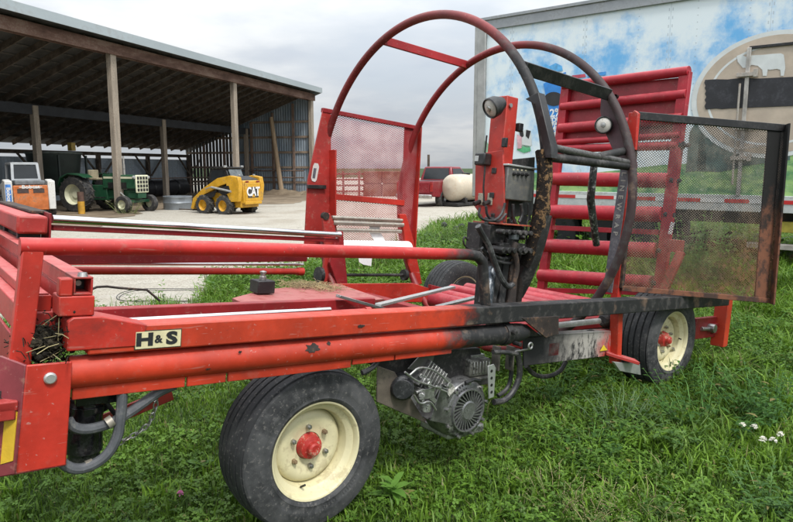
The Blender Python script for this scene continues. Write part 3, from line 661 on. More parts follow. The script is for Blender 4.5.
part('oil_filter', MB().lathe([(0, .06), (.045, .06), (.055, .045), (.055, -.05), (0, -.05)], fc, V((.8, -.6, 0)), 24), simple('filter_black', (.03, .031, .034), .4, .3, .4, 14, (.12, .12, .12), .5), .002, eng)
cc_ = ex(424, 392, -.07)
carb = MB().box(cc_, (.06, .08, .05)).cyl(cc_ + V((.02, -.03, 0)), cc_ + V((.05, -.06, .0)), .016, 12).cyl(cc_ + V((.01, .01, -.05)), cc_ + V((.01, .01, -.09)), .026, 14)
for k in range(20): carb.box(cc_ + V((R.uniform(-.02, .04), R.uniform(-.10, .14), R.uniform(-.05, .10))), (R.uniform(.01, .03), R.uniform(.01, .05), R.uniform(.008, .03)), Matrix.Rotation(R.uniform(-.8, .8), 3, 'X'))
part('carburettor', carb, silver, .002, eng)
for pix in (((410, 375), (420, 366), (437, 371), (452, 386)), ((414, 395), (420, 405), (430, 400), (436, 410)), ((405, 372), (416, 381), (430, 385), (447, 392))): hose('linkage', pix, -.03, .005, steel, eng)
mc = ex(472, 365, -.16)
muf = part('muffler', MB().box(mc, (.13, .15, .09)).box(mc + V((0, .0, -.055)), (.15, .17, .02)), simple('scorched_tin', (.16, .16, .14), .5, .5, .7, 10, (.02, .02, .02), .8, .3), .012, eng)
rib = MB()
for k in range(6): rib.box(mc + V((.068, -.055 + k * .022, .005)), (.006, .008, .06))
rib.box(mc + V((0, .01, .05)), (.06, .10, .02))
part('heat_guard', rib, silver, .002, muf)
bp = [ex(u, v, -.1) for u, v in ((378, 366), (395, 372), (427, 424), (421, 421), (377, 402))]
part('engine_mount', MB().prism(bp, V((-.01, 0, 0))), simple('mount_steel', (.15, .125, .10), .6, .3, .35, 7, (.05, .045, .04), .6), .003)
bp = [ex(u, v, -.14) for u, v in ((372, 352), (480, 348), (490, 384), (440, 392), (398, 376), (374, 366))]
part('engine_tray', MB().prism(bp, V((-.25, 0, 0))), burnt, .006)
bp = [ex(u, v, -.09) for u, v in ((408, 369), (424, 352), (436, 350), (433, 362), (420, 372))]
part('tin_shield', MB().prism(bp, V((-.008, 0, .0))), simple('tin_dark', (.12, .115, .11), .45, .5, .3, 8), .002)
sbp = [ex(u, v, -.03) for u, v in ((488, 366), (494, 364), (496, 368), (494, 397), (489, 399))]
sbr = part('slotted_bracket', MB().prism(sbp, V((-.006, 0, 0))), galv, .002)
hol = MB()
for v in (371, 378, 385, 392): p = ex(491.5, v, -.03); hol.cyl(p, p + V((.002, 0, 0)), .008, 10)
part('bracket_hole', hol, black, 0, sbr)
for u in (497, 511):
    q0, q1 = at(u, 346, 'b', -.13), at(u - 2, 370, 'b', -.13)
    part('hanger_plate', MB().bar(M(*q0), M(*q1), .055, .012, AY), simple('smoked_plate', (.16, .145, .12), .6, .3, .5, 9, (.03, .03, .03), .6), .003)
part('eye_bolt', MB().tube([M(1.33, .02, -.215) + V((0, .016 * math.cos(t), .016 * math.sin(t))) for t in np.linspace(0, 6, 12)], .005, 8).cyl(M(1.33, .02, -.231), M(1.30, -.05, -.26), .005, 8), steel, 0)

# --- front pump with its hoses, chain and brace
pc = at(88, 400, 'b', -.15); pd = at(84, 450, 'b', -.15)
pump = MB().tube([M(*pc), M(pc[0] - .01, pc[1], pc[2] - .05), M(*pd)], .058, 20).lathe([(.066, 0), (.066, .02), (.058, .02)], M(pc[0], pc[1], pc[2] - .03), UP, 20).lathe([(.05, 0), (.05, .05), (.03, .06), (0, .06)], M(pd[0], pd[1], pd[2]), -UP, 16)
pump.box(M(pc[0] + .03, pc[1], pc[2] + .03), (.12, .16, .06))
part('pump', pump, simple('oily_black', (.010, .010, .011), .18, 0, .4, 9, (.08, .08, .08), .3, .2), .002)
hose('pump_hose', ((68, 420), (72, 427), (84, 430), (100, 427), (116, 421), (135, 409), (158, 392), (175, 385)), -.06, .017, hose_grey)
hose('pump_hose', ((122, 388), (122, 405), (120, 420), (118, 437), (108, 455), (92, 466), (76, 470), (64, 465), (60, 459)), -.04, .017, hose_grey)
hose('hose', ((110, 393), (106, 402), (112, 410), (118, 418)), -.1, .008, black)
zinc = simple('dull_zinc', (.33, .30, .25), .5, .5)
for (u0, v0, u1, v1) in ((93, 464.5, 86, 467), (113, 420, 107, 424)):
    q0, q1 = at(u0, v0, 'b', -.045), at(u1, v1, 'b', -.045); part('hose_clamp', MB().cyl(M(*q0), M(*q1), .020, 12), zinc, 0)
q0, q1 = at(98, 424, 'b', -.30), at(172, 393, 'b', -.30)
part('brace', MB().bar(M(*q0), M(*q1), .012, .055), red_dull, .003)
chain = [at(u, v, 'b', -.12) for u, v in ((157, 396), (155, 410), (149, 424), (138, 433), (125, 440), (113, 447), (106, 448))]
cm = MB(); pts = [M(*q) for q in chain]
lens_ = sum((pts[i + 1] - pts[i]).length for i in range(6)); nl = int(lens_ / .022); acc = 0
def along(s):
    for i in range(len(pts) - 1):
        l = (pts[i + 1] - pts[i]).length
        if s <= l: return pts[i].lerp(pts[i + 1], s / l), (pts[i + 1] - pts[i]).normalized()
        s -= l
    return pts[-1], (pts[-1] - pts[-2]).normalized()
for k in range(nl):
    p, d = along(k * .022 + .01); sd, u = frame(d, BX); w_ = sd if k % 2 else u
    cm.tube([p + d * (.015 * math.cos(t)) + w_ * (.008 * math.sin(t)) for t in np.linspace(0, 2 * PI, 9)[:-1]], .0028, 5, closed=True)
part('chain', cm, steel, 0)

# --- maker's plate on the rail
dq = [at(u, v, 'b', .003) for u, v in ((135, 331.5), (182, 328.5), (181.5, 345), (134.5, 349))]
a0, a1 = dq[0][0], dq[1][0]; cz = (dq[0][2] + dq[3][2]) / 2; hh = (dq[0][2] - dq[3][2]) / 2
cz = -.050; hh = .031
plate = part('nameplate', bx(a0, a1, .0005, .0035, cz - hh, cz + hh), simple('plate_border', (.04, .035, .02), .6), 0)
part('plate_face', bx(a0 + .003, a1 - .003, .0035, .0042, cz - hh + .003, cz + hh - .003), simple('plate_cream', (.62, .56, .34), .5, 0, .12, 25), 0, plate)
inkm = simple('black_ink', (.018, .018, .02), .5, 0, .2, 30)
mx = basis(AY, UP, M((a0 + a1) / 2, .0050, cz))
for s_, dx_, sz_, sx_, bo_ in (('H', -.045, .056, 1.38, .0030), ('&', -.001, .036, 1.05, .0012), ('S', .043, .056, 1.38, .0030)):
    text('lettering', s_, sz_, inkm, plate, basis(AY, UP, M((a0 + a1) / 2 + dx_, .0050, cz)), bo_, .0006, sx_)
# spot welds and chips: small dark scab on the pipe
def scab(u, v, w_, h_, b, seed):
    rr = random.Random(seed); q = at(u, v, 'b', b); pts = []
    for k in range(18):
        t_ = 2 * PI * k / 18; r_ = rr.uniform(.55, 1.1); pts.append((math.cos(t_) * w_ * r_, math.sin(t_) * h_ * r_))
    zc_ = q[2]
    def dep(c): 
        return b if b > 0 else -.05 + math.sqrt(max(0, .0535 ** 2 - (c + .152) ** 2)) 
    top = [M(q[0] + x_, (dep(zc_ + y_) if b <= 0 else b) + .0012, zc_ + y_) for x_, y_ in pts]
    cen = M(q[0], (dep(zc_) if b <= 0 else b) + .0016, zc_)
    m_ = MB(); m_.add(top + [cen], [(k, (k + 1) % 18, 18) for k in range(18)])
    return part('paint_scab', m_, burnt_brown, 0)
scab(313, 348, .036, .020, 0, 3); scab(330, 344, .010, .008, 0, 5); scab(361, 326, .020, .008, .0015, 6); scab(208, 369, .012, .005, 0, 8); scab(240, 352, .010, .006, .0015, 9)

# ------------------------------------------------------------------ wheels
tyre_m = NT('tyre_rubber'); co = tyre_m.coord(); n = tyre_m.noise(5, 5, .65, co); n2 = tyre_m.noise(70, 3, .6, co); n4 = tyre_m.noise(18, 5, .7, co)
xx_ = tyre_m.sep(co)[0]; sw_ = tyre_m.ramp(xx_, -.02, .004)
c = tyre_m.mix(tyre_m.ramp(n, .3, .7), (.020, .021, .023), (.042, .044, .046)); c = tyre_m.mix(tyre_m.math('MULTIPLY', sw_, tyre_m.ramp(tyre_m.math('ADD', tyre_m.math('MULTIPLY', n, .5), tyre_m.math('MULTIPLY', n4, .5)), .36, .62)), c, (.070, .071, .073)); c = tyre_m.mix(tyre_m.math('MULTIPLY', tyre_m.ramp(n4, .57, .67), .22), c, (.14, .135, .13)); c = tyre_m.mix(tyre_m.math('MULTIPLY', tyre_m.ramp(n2, .58, .68), .38), c, (.20, .19, .175))
tyre_m = tyre_m.done(tyre_m.bsdf(c, .72, 0, n2, .2, .003, .3))
TR, TW = .352, .25
def make_wheel(parent, loc):
    hub_m = simple('hub_red', (.42, .028, .022), .5, 0, .3, 18, (.40, .33, .24), .8, .1)
    disc = MB().lathe([(.060, -.082), (.085, -.080), (.115, -.068), (.142, -.070), (.158, -.085), (.165, -.10)], (0, 0, 0), BX, 48)
    w = disc.build('wheel', cream, parent, 0, 40, loc)
    ty = MB()
    pr = [(.205, -.235), (.212, -.248), (.235, -.255), (.275, -.258), (.315, -.250), (.338, -.238)]
    edges = np.linspace(-.232, -.018, 6)
    for i in range(5):
        x0, x1 = edges[i] + .005, edges[i + 1] - .005
        cr = lambda x: TR - .012 * ((x + .125) / .107) ** 2
        pr += [(cr(x0) - .011, x0 - .003), (cr(x0), x0 + .001), (cr(x1), x1 - .001), (cr(x1) - .011, x1 + .003)]
    pr += [(.338, -.012), (.330, -.004), (.315, .000), (.295, .006), (.275, .008), (.268, .0095), (.262, .008), (.238, .006), (.232, .0085), (.226, .006), (.216, -.002), (.209, -.012)]
    ty.lathe(pr, (0, 0, 0), BX, 72)
    for k in range(24):                                    # raised blocks of the moulded size marking
        an = -1.75 + k * .052 + (.12 if k > 5 else 0) + (2.4 if k > 12 else 0); d = V((0, math.cos(an), math.sin(an))); e = V((0, -math.sin(an), math.cos(an)))
        ty.bar(d * .245 + BX * .0065 + e * .002, d * .258 + BX * .008 + e * .002, .009, .003, BX)
    t_ = ty.build('tyre', tyre_m, w, 0, 28)
    rm = MB().lathe([(.165, -.10), (.168, -.06), (.172, -.045), (.188, -.030), (.197, -.026), (.200, -.012), (.207, -.004), (.214, -.002), (.215, -.008), (.208, -.012), (.202, -.03), (.190, -.045), (.190, -.20), (.214, -.235), (.214, -.25), (.206, -.246), (.165, -.19), (.165, -.10)], (0, 0, 0), BX, 56)
    rm.build('rim', cream, w, 0, 30)
    hb_ = MB().lathe([(0, -.018), (.022, -.018), (.028, -.026), (.030, -.046), (.050, -.052), (.053, -.075), (.058, -.082), (.05, -.12), (0, -.12)], (0, 0, 0), BX, 28).build('hub', hub_m, w, .001, 30)
    for k in range(6):
        an = 2 * PI * k / 6 + .3; p = V((-.076, .089 * math.cos(an), .089 * math.sin(an)))
        MB().cyl(p, p + V((.016, 0, 0)), .011, 6).cyl(p + V((.014, 0, 0)), p + V((.024, 0, 0)), .006, 8).build('lug_nut', steel if k % 3 else simple('rusty_nut', (.20, .14, .08), .7), w)
    an = -2.2
    MB().cyl(V((-.045, .168 * math.cos(an), .168 * math.sin(an))), V((-.02, .150 * math.cos(an), .150 * math.sin(an))), .005, 8).build('valve_stem', black, w)
    return w
q = at(317, 451, 'b', -.1)
w1 = make_wheel(W, M(q[0], -.09, q[2]))
w1.rotation_euler = (.35, 0, 0)
q2 = at(672, 341, 'b', -.1)
w2 = copy_part(w1, W, M(q2[0], -.09, q2[2]), (2.2, 0, 0))
w3 = copy_part(w1, W, M(3.07, -2.44, -.365), (1, 0, PI))
for a_, c_ in ((3.07, -.365),): part('brake_drum', MB().lathe([(0, 0), (.185, 0), (.185, .10), (.20, .10), (.20, .118), (0, .118)], M(a_, -2.30 if a_ > 3 else -1.66, c_), BX, 32), burnt, .003)
# axle stubs
part('axle_stub', MB().cyl(M(q[0], -.35, q[2]), M(q[0], -.14, q[2]), .04, 14), burnt, 0)
part('axle_stub', MB().cyl(M(q2[0], -.35, q2[2]), M(q2[0], -.14, q2[2]), .04, 14), burnt, 0)

# ------------------------------------------------------------------ dirt and straw caught on the machine
dirt_m = simple('black_dirt', (.022, .019, .014), .95, 0, .5, 30, (.10, .08, .05), .5, .6, .2, .02)
straw_m = simple('straw', (.42, .34, .16), .8, 0, .4, 12)
def straw(mb, c, spread, n, l, r=.0022, flat=.4):
    for _ in range(n):
        p = V(c) + V((R.gauss(0, spread[0]), R.gauss(0, spread[1]), R.gauss(0, spread[2]))); d = V((R.gauss(0, 1), R.gauss(0, 1), R.gauss(0, flat))).normalized() * R.uniform(l * .4, l)
        mb.tube([p - d / 2, p + V((0, 0, R.uniform(-.01, .012))), p + d / 2], r, 4)
    return mb
nest = bpy.data.objects.new('dirt_clump', None); COL.objects.link(nest)
nq = at(44, 345, 'b', -.06); nest.matrix_world = mw @ Matrix.Translation(M(*nq))
tag(nest, 'dark nest of dirt and straw packed behind the front end of the side rail', 'debris')
dm = MB()
dm.ball((-.02, 0, 0), (.05, .05, .05), 14, 10); dm.ball((0, -.03, .02), (.035, .04, .035), 12, 8)
for k, p in enumerate(dm.v): dm.v[k] = tuple(x + R.uniform(-.010, .010) for x in p)
for k in range(170): dm.ball((R.gauss(-.015, .035), R.gauss(0, .036), R.gauss(-.0, .038)), R.uniform(.003, .011), 6, 4)
straw(dm, (-.01, 0, 0), (.035, .04, .038), 260, .05, .0016, .9)
dm.build('soil', dirt_m, nest, 0, 25)
straw(MB(), (.01, .0, 0), (.03, .03, .03), 20, .11, .0014, .9).build('straw', simple('dull_straw', (.26, .22, .11), .85, 0, .4, 12), nest)
hay = bpy.data.objects.new('hay_litter', None); COL.objects.link(hay)
hq = at(322, 288, 'c', -.112); hay.matrix_world = mw @ Matrix.Translation(M(*hq))
tag(hay, 'dry hay litter strewn over the red tray in front of the film carrier', 'hay')
straw(straw(MB(), (-.1, -.05, .008), (.075, .09, .006), 520, .06, .0013, .12), (.03, .03, .006), (.06, .06, .006), 120, .06, .0013, .12).build('hay', simple('dry_hay', (.30, .23, .12), .85, 0, .5, 14), hay)
# ================================================================== semi-trailer with painted side
def wpt(u, d): k = ray(u, 168); return V((k.x / k.y * d, d, 0))
TL0 = wpt(477, 11.0); TR0 = wpt(793, 8.15)
tx = (TR0 - TL0); tx.z = 0; tx.normalize(); tn = V((tx.y, -tx.x, 0))          # along, and out towards the yard
if tn.y > 0: tn = -tn
TZ = 0.0
T = bpy.data.objects.new('semi_trailer', None); COL.objects.link(T)
# local axes: x along the side (left to right), y away from the viewer, z up
T.matrix_world = basis(tx, -tn, TL0)
tag(T, 'long white semi-trailer with a painted pasture mural, parked behind the bale wrapper', 'trailer')
def tl(u, v, off=0):                              # pixel on the painted side -> local x, z
    d = ray(u, v); t = ((TL0 + tn * off - EYE).dot(tn)) / d.dot(tn); p = EYE + d * t - TL0
    return p.dot(tx), p.z
TLEN = 13.6
zb, ztop = 1.06, 3.93
nt = NT('mural_sky'); co = nt.coord(); n = nt.noise(.55, 6, .6, co, (1, 1, 1.5)); nn = nt.noise(2.4, 6, .7, co, (1, 1, .8)); fine = nt.noise(30, 3, .6, co)
x, y, z = nt.sep(co)
k = nt.ramp(nt.math('ADD', nt.math('MULTIPLY', n, .62), nt.math('MULTIPLY', nn, .38)), .475, .63)
c = nt.mix(k, (.68, .75, .79), (.07, .36, .72)); c = nt.mix(.12, c, (.62, .72, .76))
c = nt.mix(nt.math('MULTIPLY', nt.ramp(nn, .55, .75), .15), c, (.5, .5, .48))
def rivets(xs, zs_):
    pass
seam = nt.math('FRACT', nt.math('MULTIPLY', x, 1 / 1.22)); sm_ = nt.math('LESS_THAN', nt.math('ABSOLUTE', nt.math('SUBTRACT', seam, .5)), .004)
dots = nt.math('LESS_THAN', nt.math('ABSOLUTE', nt.math('SUBTRACT', nt.math('FRACT', nt.math('MULTIPLY', z, 9)), .5)), .18)
sd2 = nt.math('LESS_THAN', nt.math('ABSOLUTE', nt.math('SUBTRACT', nt.math('ABSOLUTE', nt.math('SUBTRACT', seam, .5)), .02)), .006)
c = nt.mix(nt.math('MULTIPLY', sm_, .35), c, (.30, .36, .42)); c = nt.mix(nt.math('MULTIPLY', nt.math('MULTIPLY', dots, sd2), .6), c, (.35, .40, .45))
mural = nt.done(nt.bsdf(c, .42, 0, fine, .05, .002, .4))
tb_ = MB().box((TLEN / 2, 1.3, (zb + ztop) / 2), (TLEN, 2.6, ztop - zb)); side_panel = tb_.build('box_body', mural, T, .01)
alu_rail = simple('trailer_aluminium', (.30, .315, .33), .4, .5, .15, 4, (.20, .20, .19), .5, .05)
MB().box((TLEN / 2, -.012, ztop - .04), (TLEN + .04, .05, .16)).box((TLEN / 2, -.03, ztop + .055), (TLEN + .06, .07, .05)).build('top_rail', alu_rail, T, .006)
MB().box((TLEN / 2, 1.3, ztop + .07), (TLEN + .05, 2.66, .03)).build('roof_sheet', simple('trailer_roof', (.10, .11, .12), .6), T, .004)
MB().box((.075, -.02, (zb + ztop) / 2), (.15, .06, ztop - zb)).box((-.03, .06, (zb + ztop) / 2), (.08, .2, ztop - zb)).build('corner_post', simple('corner_post_grey', (.36, .36, .35), .45, .5, .2, 4), T, .012)
MB().box((TLEN / 2, -.012, zb + .02), (TLEN, .045, .22)).build('bottom_rail', simple('rail_white_grey', (.48, .50, .50), .5, .2, .2, 3, (.25, .23, .20), .5), T, .006)
tp_ = NT('reflector_tape'); st_ = tp_.math('GREATER_THAN', tp_.math('FRACT', tp_.math('MULTIPLY', tp_.sep(tp_.coord())[0], 1 / .6)), .5)
MB().box((6.2, -.038, zb + .05), (11.4, .004, .05)).build('reflector_tape', tp_.done(tp_.bsdf(tp_.mix(st_, (.60, .60, .60), (.45, .03, .03)), .3)), T)
# the painted picture: flat cut-outs of film on the side, each a couple of millimetres proud
def flat(name, pix, mat, off=.002, parent=None, dep=.0015):
    pts = [tl(u, v) for u, v in pix]
    return MB().prism([(p[0], -off, p[1]) for p in pts], (0, -dep, 0)).build(name, mat, parent or T)
fld = NT('mural_pasture'); n = fld.noise(3.2, 6, .7, stretch=(1, 1, 2.2)); n2 = fld.noise(14, 4, .7)
fc_ = fld.mix(fld.ramp(n, .38, .62), (.07, .22, .10), (.30, .47, .17)); fc_ = fld.mix(fld.math('MULTIPLY', fld.ramp(n2, .55, .7), .5), fc_, (.48, .60, .45))
pasture = fld.done(fld.bsdf(fc_, .45))
h0_ = zb + .13
pp = [(tl(478, 200)[0] + .1, h0_), (TLEN - .02, h0_), (TLEN - .02, tl(793, 146)[1])] + [tl(u, v) for u, v in ((760, 151), (730, 160), (700, 163), (660, 165), (620, 170), (560, 176), (500, 168), (484, 160))]
MB().prism([(p[0], -.002, p[1]) for p in pp], (0, -.0015, 0)).build('painted_pasture', pasture, T)
trm = simple('mural_trees', (.075, .13, .115), .5, 0, .5, 4)
for pix in (((686, 172), (688, 150), (690, 132), (697, 120), (703, 128), (706, 150), (706, 170)), ((697, 171), (699, 140), (706, 124), (716, 128), (728, 136), (738, 142), (739, 168), (720, 172)), ((735, 167), (737, 148), (748, 138), (762, 146), (790, 152), (790, 160))):
    flat('painted_trees', pix, trm, .005)
flat('painted_trees', ((480, 178), (481, 150), (486, 140), (492, 150), (497, 142), (502, 155), (503, 178)), simple('mural_bush', (.24, .42, .28), .5, 0, .3, 5), .005)
white_oval = simple('mural_pale', (.58, .61, .61), .45, 0, .1, 4); tan = simple('mural_tan', (.45, .375, .30), .5, 0, .15, 3)
cx_, cz_ = tl(773, 95); ax_, az_ = cx_ - tl(692, 95)[0], .80
def oval(name, s, mat, off, parent=None, cz=None): return MB().prism([(cx_ + ax_ * s * math.cos(t), -off, (cz or cz_) + az_ * (s ** 1.0) * math.sin(t)) for t in np.linspace(0, 2 * PI, 65)[:-1]], (0, -.0015, 0)).build(name, mat, parent or T)
ov = oval('badge', 1.0, white_oval, .008)
oval('badge_field', .93, tan, .0105, ov)
rg = MB(); o_, i_ = [], []
NN = 64
for t in np.linspace(0, 2 * PI, NN + 1)[:-1]:
    o_.append((cx_ + ax_ * .80 * math.cos(t), -.0135, cz_ + az_ * .80 * math.sin(t))); i_.append((cx_ + ax_ * .77 * math.cos(t), -.0135, cz_ + az_ * .765 * math.sin(t)))
rg.add(o_ + i_, [(k, (k + 1) % NN, NN + (k + 1) % NN, NN + k) for k in range(NN)]); rg.build('badge_line', white_oval, ov)
cow = [(737, 56), (741, 54.5), (746, 57), (752, 55.5), (763, 55), (773, 54), (781, 53.5), (784, 55), (785, 62), (785.5, 68), (784, 76), (781, 76), (780.5, 70), (777, 69), (770, 70), (768, 69.5), (767, 76), (763, 76), (762.5, 70), (758, 66), (752, 65), (748, 68), (743, 68), (738, 62)]
flat('painted_cow', cow, white_oval, .016, ov)
paint_bar = [(705.5, 80), (704.6, 83), (706, 86), (705, 88), (706.4, 91), (705.2, 94), (706.6, 97), (705, 100), (706.3, 103), (704.8, 106), (706, 109.5), (716, 108.6), (722, 109.2), (730, 108.5), (793, 106), (840, 104), (840, 73), (793, 77), (760, 78.6), (740, 78.2), (728, 79.6), (716, 79.4)]
flat('painted_out_name', paint_bar, simple('black_overpaint', (.018, .019, .024), .5, 0, .35, 5, (.06, .06, .07), .4), .019, ov)
# milk picture beside the door of the mural
mb_ = simple('label_blue', (.03, .22, .62), .45, 0, .2, 5)
flat('painted_splash', ((541, 70), (545, 64), (550, 66), (556, 63), (562, 66), (563, 71), (555, 72), (548, 76), (543, 78)), simple('splash_blue', (.10, .38, .72), .45, 0, .3, 9), .005)
flat('painted_letters', ((572, 75.5), (585, 74), (586, 77), (572, 79)), simple('letters_red', (.45, .06, .10), .5), .005); flat('painted_letters', ((588, 74), (606, 71.5), (606, 75), (588, 77.5)), simple('letters_blue', (.05, .25, .60), .5), .005)
lab = flat('painted_label', ((543.5, 84), (560, 74), (566, 72), (566, 140), (551, 141), (549, 110)), mb_, .006)
ovl = MB(); c2 = tl(554, 99)
flat('painted_out_name', [(554 + 9.5 * math.cos(t), 99 + 7 * math.sin(t)) for t in np.linspace(0, 2 * PI, 25)[:-1]], simple('black_overpaint_small', (.02, .02, .022), .5), .010, lab)
flat('painted_out_name', [(557 + 8 * math.cos(t), 76 + 3 * math.sin(t)) for t in np.linspace(0, 2 * PI, 21)[:-1]], simple('black_overpaint_small', (.02, .02, .022), .5), .010, lab)
wink = simple('white_ink', (.72, .74, .75), .5)
def tt(s, u, v, size, sx=1):
    q = tl(u, v); text('lettering', s, size, wink, lab, basis((1, 0, .08), (-.08, 0, 1), (q[0], -.010, q[1])), .004, .0008, sx)
tt('2%', 556, 113, .17); tt('REDUCED', 559, 119.5, .105, .95); tt('FAT', 556.5, 124, .085); tt('MILK', 558, 128.5, .10, 1.1)
flat('painted_splash', ((549, 136), (556, 131), (567, 134), (567, 156), (551, 158), (546, 148)), white_oval, .010, lab)
flat('painted_meadow', ((517, 150), (519, 144), (530, 146), (531, 151), (524, 153)), simple('meadow_green', (.10, .42, .20), .5, 0, .3, 7), .006)
flat('painted_cow', ((521, 132), (527, 129), (531, 131), (532, 145), (528, 148), (522, 146)), white_oval, .006)
flat('painted_cow', ((519, 130), (523, 128), (524, 136), (521, 138)), black, .009); flat('painted_cow', ((526.5, 130), (531, 131), (529, 139), (526, 136)), black, .009)
flat('painted_calf', ((517, 134), (522, 137), (522, 148), (518, 149)), simple('calf_pink', (.62, .38, .42), .5), .012)
# side door with lock rod
q0 = tl(750, 48); q1 = tl(746, 196)
MB().box(((q0[0]), -.03, (q0[1] + q1[1]) / 2), (.05, .04, q0[1] - q1[1])).build('door_edge', simple('door_edge_grey', (.42, .40, .37), .45, .4), T, .005)
dk = MB().box((q0[0] + .75, -.02, q0[1]), (1.5, .03, .035)).build('door_header', black, T, .003)
rod = MB().cyl((q0[0] - .075, -.06, q0[1] - .45), (q0[0] - .075, -.06, q1[1] + .15), .014, 10)
for zz_ in (q0[1] - .34, q0[1] - 1.02, q1[1] + .5): rod.box((q0[0] + .0, -.06, zz_), (.24, .05, .05)).box((q0[0] + .1, -.06, zz_ + .01), (.05, .06, .10))
rod.bar((q0[0] - .05, -.08, q1[1] + .62), (q0[0] + .28, -.08, q1[1] + .66), .03, .03)
rod.build('lock_rod', simple('weathered_lock', (.42, .39, .35), .5, .4, .3, 12, (.22, .12, .07), .7), T, .002)
rv = MB()
for col_ in (1.85, 2.62, 3.4, 4.03, 4.85):
    for k in range(30):
        rv.lathe([(.007, 0), (.005, -.003), (0, -.004)], (col_, -.0, zb + .2 + k * .09), (0, 1, 0), 6)
rv.build('rivets', simple('rivet_grey', (.45, .50, .54), .4, .4), T)
# under the floor
un = MB()
for k in range(14): un.box((.5 + k * .9, 1.3, zb - .10), (.10, 2.4, .12))
un.box((TLEN / 2, .5, zb - .2), (TLEN - 1, .12, .16)).box((TLEN / 2, 2.1, zb - .2), (TLEN - 1, .12, .16))
un.build('floor_beams', simple('underframe', (.035, .032, .03), .7, 0, .4, 6, (.12, .07, .045), .5), T, .004)
lg = MB()
gx = tl(783, 220)[0]
for yy in (.35, 2.2): lg.box((gx + .6, yy, .62), (.16, .14, .9)).box((gx + .6, yy, .03), (.34, .30, .05))
lg.bar((gx + .6, .35, .5), (gx + .6, 2.2, .9), .05, .05)
lg.build('landing_leg', simple('leg_dark', (.05, .05, .05), .6), T, .004)
MB().box((gx + .25, .15, .78), (.8, .12, .14)).build('side_guard', simple('guard_yellow', (.40, .33, .05), .6), T, .006)
MB().box((gx + .4, .10, .52), (1.6, .16, .07)).build('tool_rack', simple('rack_grey', (.30, .28, .25), .6), T, .006)
for xx in (1.2, 2.45):
    for yy in (.35, 2.25):
        o = MB(); o.lathe([(.22, -.13), (.46, -.13), (.51, -.10), (.52, 0), (.51, .10), (.46, .13), (.22, .13)], (xx, yy, .50), (0, 1, 0), 36).build('wheel', simple('trailer_tyre', (.02, .02, .021), .8, 0, .3, 6), T)
# rusty scrap piled beneath the trailer
S_ = thing('scrap_pile', 'pile of rusty scrap metal lying under the trailer behind the open mesh door', 'scrap', T.matrix_world @ V((tl(735, 215)[0], .6, 0)), rz=math.atan2(tx.y, tx.x))
rm_ = simple('rusty_scrap', (.14, .07, .04), .9, 0, .6, 6, (.05, .035, .03), .6, .4)
spm = MB()
for k in range(34):
    p = V((R.uniform(-1.2, .7), R.uniform(-.3, .8), R.uniform(.05, .55))); d = V((R.gauss(0, 1), R.gauss(0, .6), R.gauss(0, .3))).normalized() * R.uniform(.2, .8)
    spm.bar(p - d / 2, p + d / 2, R.uniform(.03, .16), R.uniform(.01, .08))
spm.build('scrap', rm_, S_, .003)

# ================================================================== open-sided shed
YZ = -.4
B0 = wpt(118, 27.9); B0.z = YZ
E_ = V((.311, .9504, 0)); Dv = V((-.9504, .311, 0))
S = bpy.data.objects.new('pole_shed', None); COL.objects.link(S); S.matrix_world = basis(E_, Dv, B0)
tag(S, 'long open fronted shed with wooden posts, dark rafters and grey metal edged roof', 'shed')
wood_grey = simple('weathered_post', (.31, .265, .215), .85, 0, .35, 2.2, (.16, .12, .09), .5, .4, .2, .02, (3, 3, .35))
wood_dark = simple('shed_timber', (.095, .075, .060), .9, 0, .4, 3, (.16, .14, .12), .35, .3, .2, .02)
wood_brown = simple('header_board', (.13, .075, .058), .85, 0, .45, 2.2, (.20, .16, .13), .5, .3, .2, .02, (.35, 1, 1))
sheet = NT('shed_sheet_metal'); co = sheet.coord(); x, y, z = sheet.sep(co); n = sheet.noise(.9, 6, .65, co, (1, 1, .4))
wv = sheet.math('SINE', sheet.math('MULTIPLY', sheet.math('ADD', x, y), 2 * PI / .2))
c = sheet.mix(sheet.ramp(n, .3, .7), (.19, .25, .31), (.34, .40, .46)); c = sheet.mix(sheet.math('MULTIPLY', sheet.ramp(sheet.noise(5, 5, .7, co, (1, 1, .25)), .58, .7), .6), c, (.20, .15, .12))
sheet_m = sheet.done(sheet.bsdf(c, .5, .25, wv, .6, .02))
roofm = simple('roof_edge_metal', (.40, .45, .47), .4, .4, .12, .6, (.30, .28, .27), .35, .03, .5, .004, (.3, 1, 1))
XL, XR, DEP = -14.0, 19.7, 10.8
zf, zk = 6.82, 2.95                                   # underside of the roof at the front and the back
def roof_z(y): return zf + .10 - (zf - zk) * y / DEP
for i, (xx, wd) in enumerate(((-9.6, .30), (0, .34), (9.5, .34), (19.55, .36))):
    MB().bar((xx, .05, -.1), (xx + (.06 if i == 1 else 0), .05, zf - .02), wd, .26, V((0, 1, 0))).build('front_post', wood_grey, S, .02)
for xx in (.75, 9.9, 19.3, -9):
    MB().bar((xx, 5.3, -.1), (xx, 5.3, 4.85), .30, .26, V((0, 1, 0))).build('middle_post', wood_grey, S, .02)
for k in range(8):
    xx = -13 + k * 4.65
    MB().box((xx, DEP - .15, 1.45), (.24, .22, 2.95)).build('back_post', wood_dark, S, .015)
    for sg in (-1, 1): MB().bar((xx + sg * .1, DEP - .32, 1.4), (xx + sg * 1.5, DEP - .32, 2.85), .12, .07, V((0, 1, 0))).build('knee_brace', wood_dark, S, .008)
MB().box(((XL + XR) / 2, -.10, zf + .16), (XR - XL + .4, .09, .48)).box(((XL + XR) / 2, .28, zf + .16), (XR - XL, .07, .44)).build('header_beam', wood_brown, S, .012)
MB().box(((XL + XR) / 2, 5.3, 4.66), (XR - XL, .12, .46)).build('middle_beam', simple('beam_dark', (.03, .033, .040), .85, 0, .3, 2), S, .01)
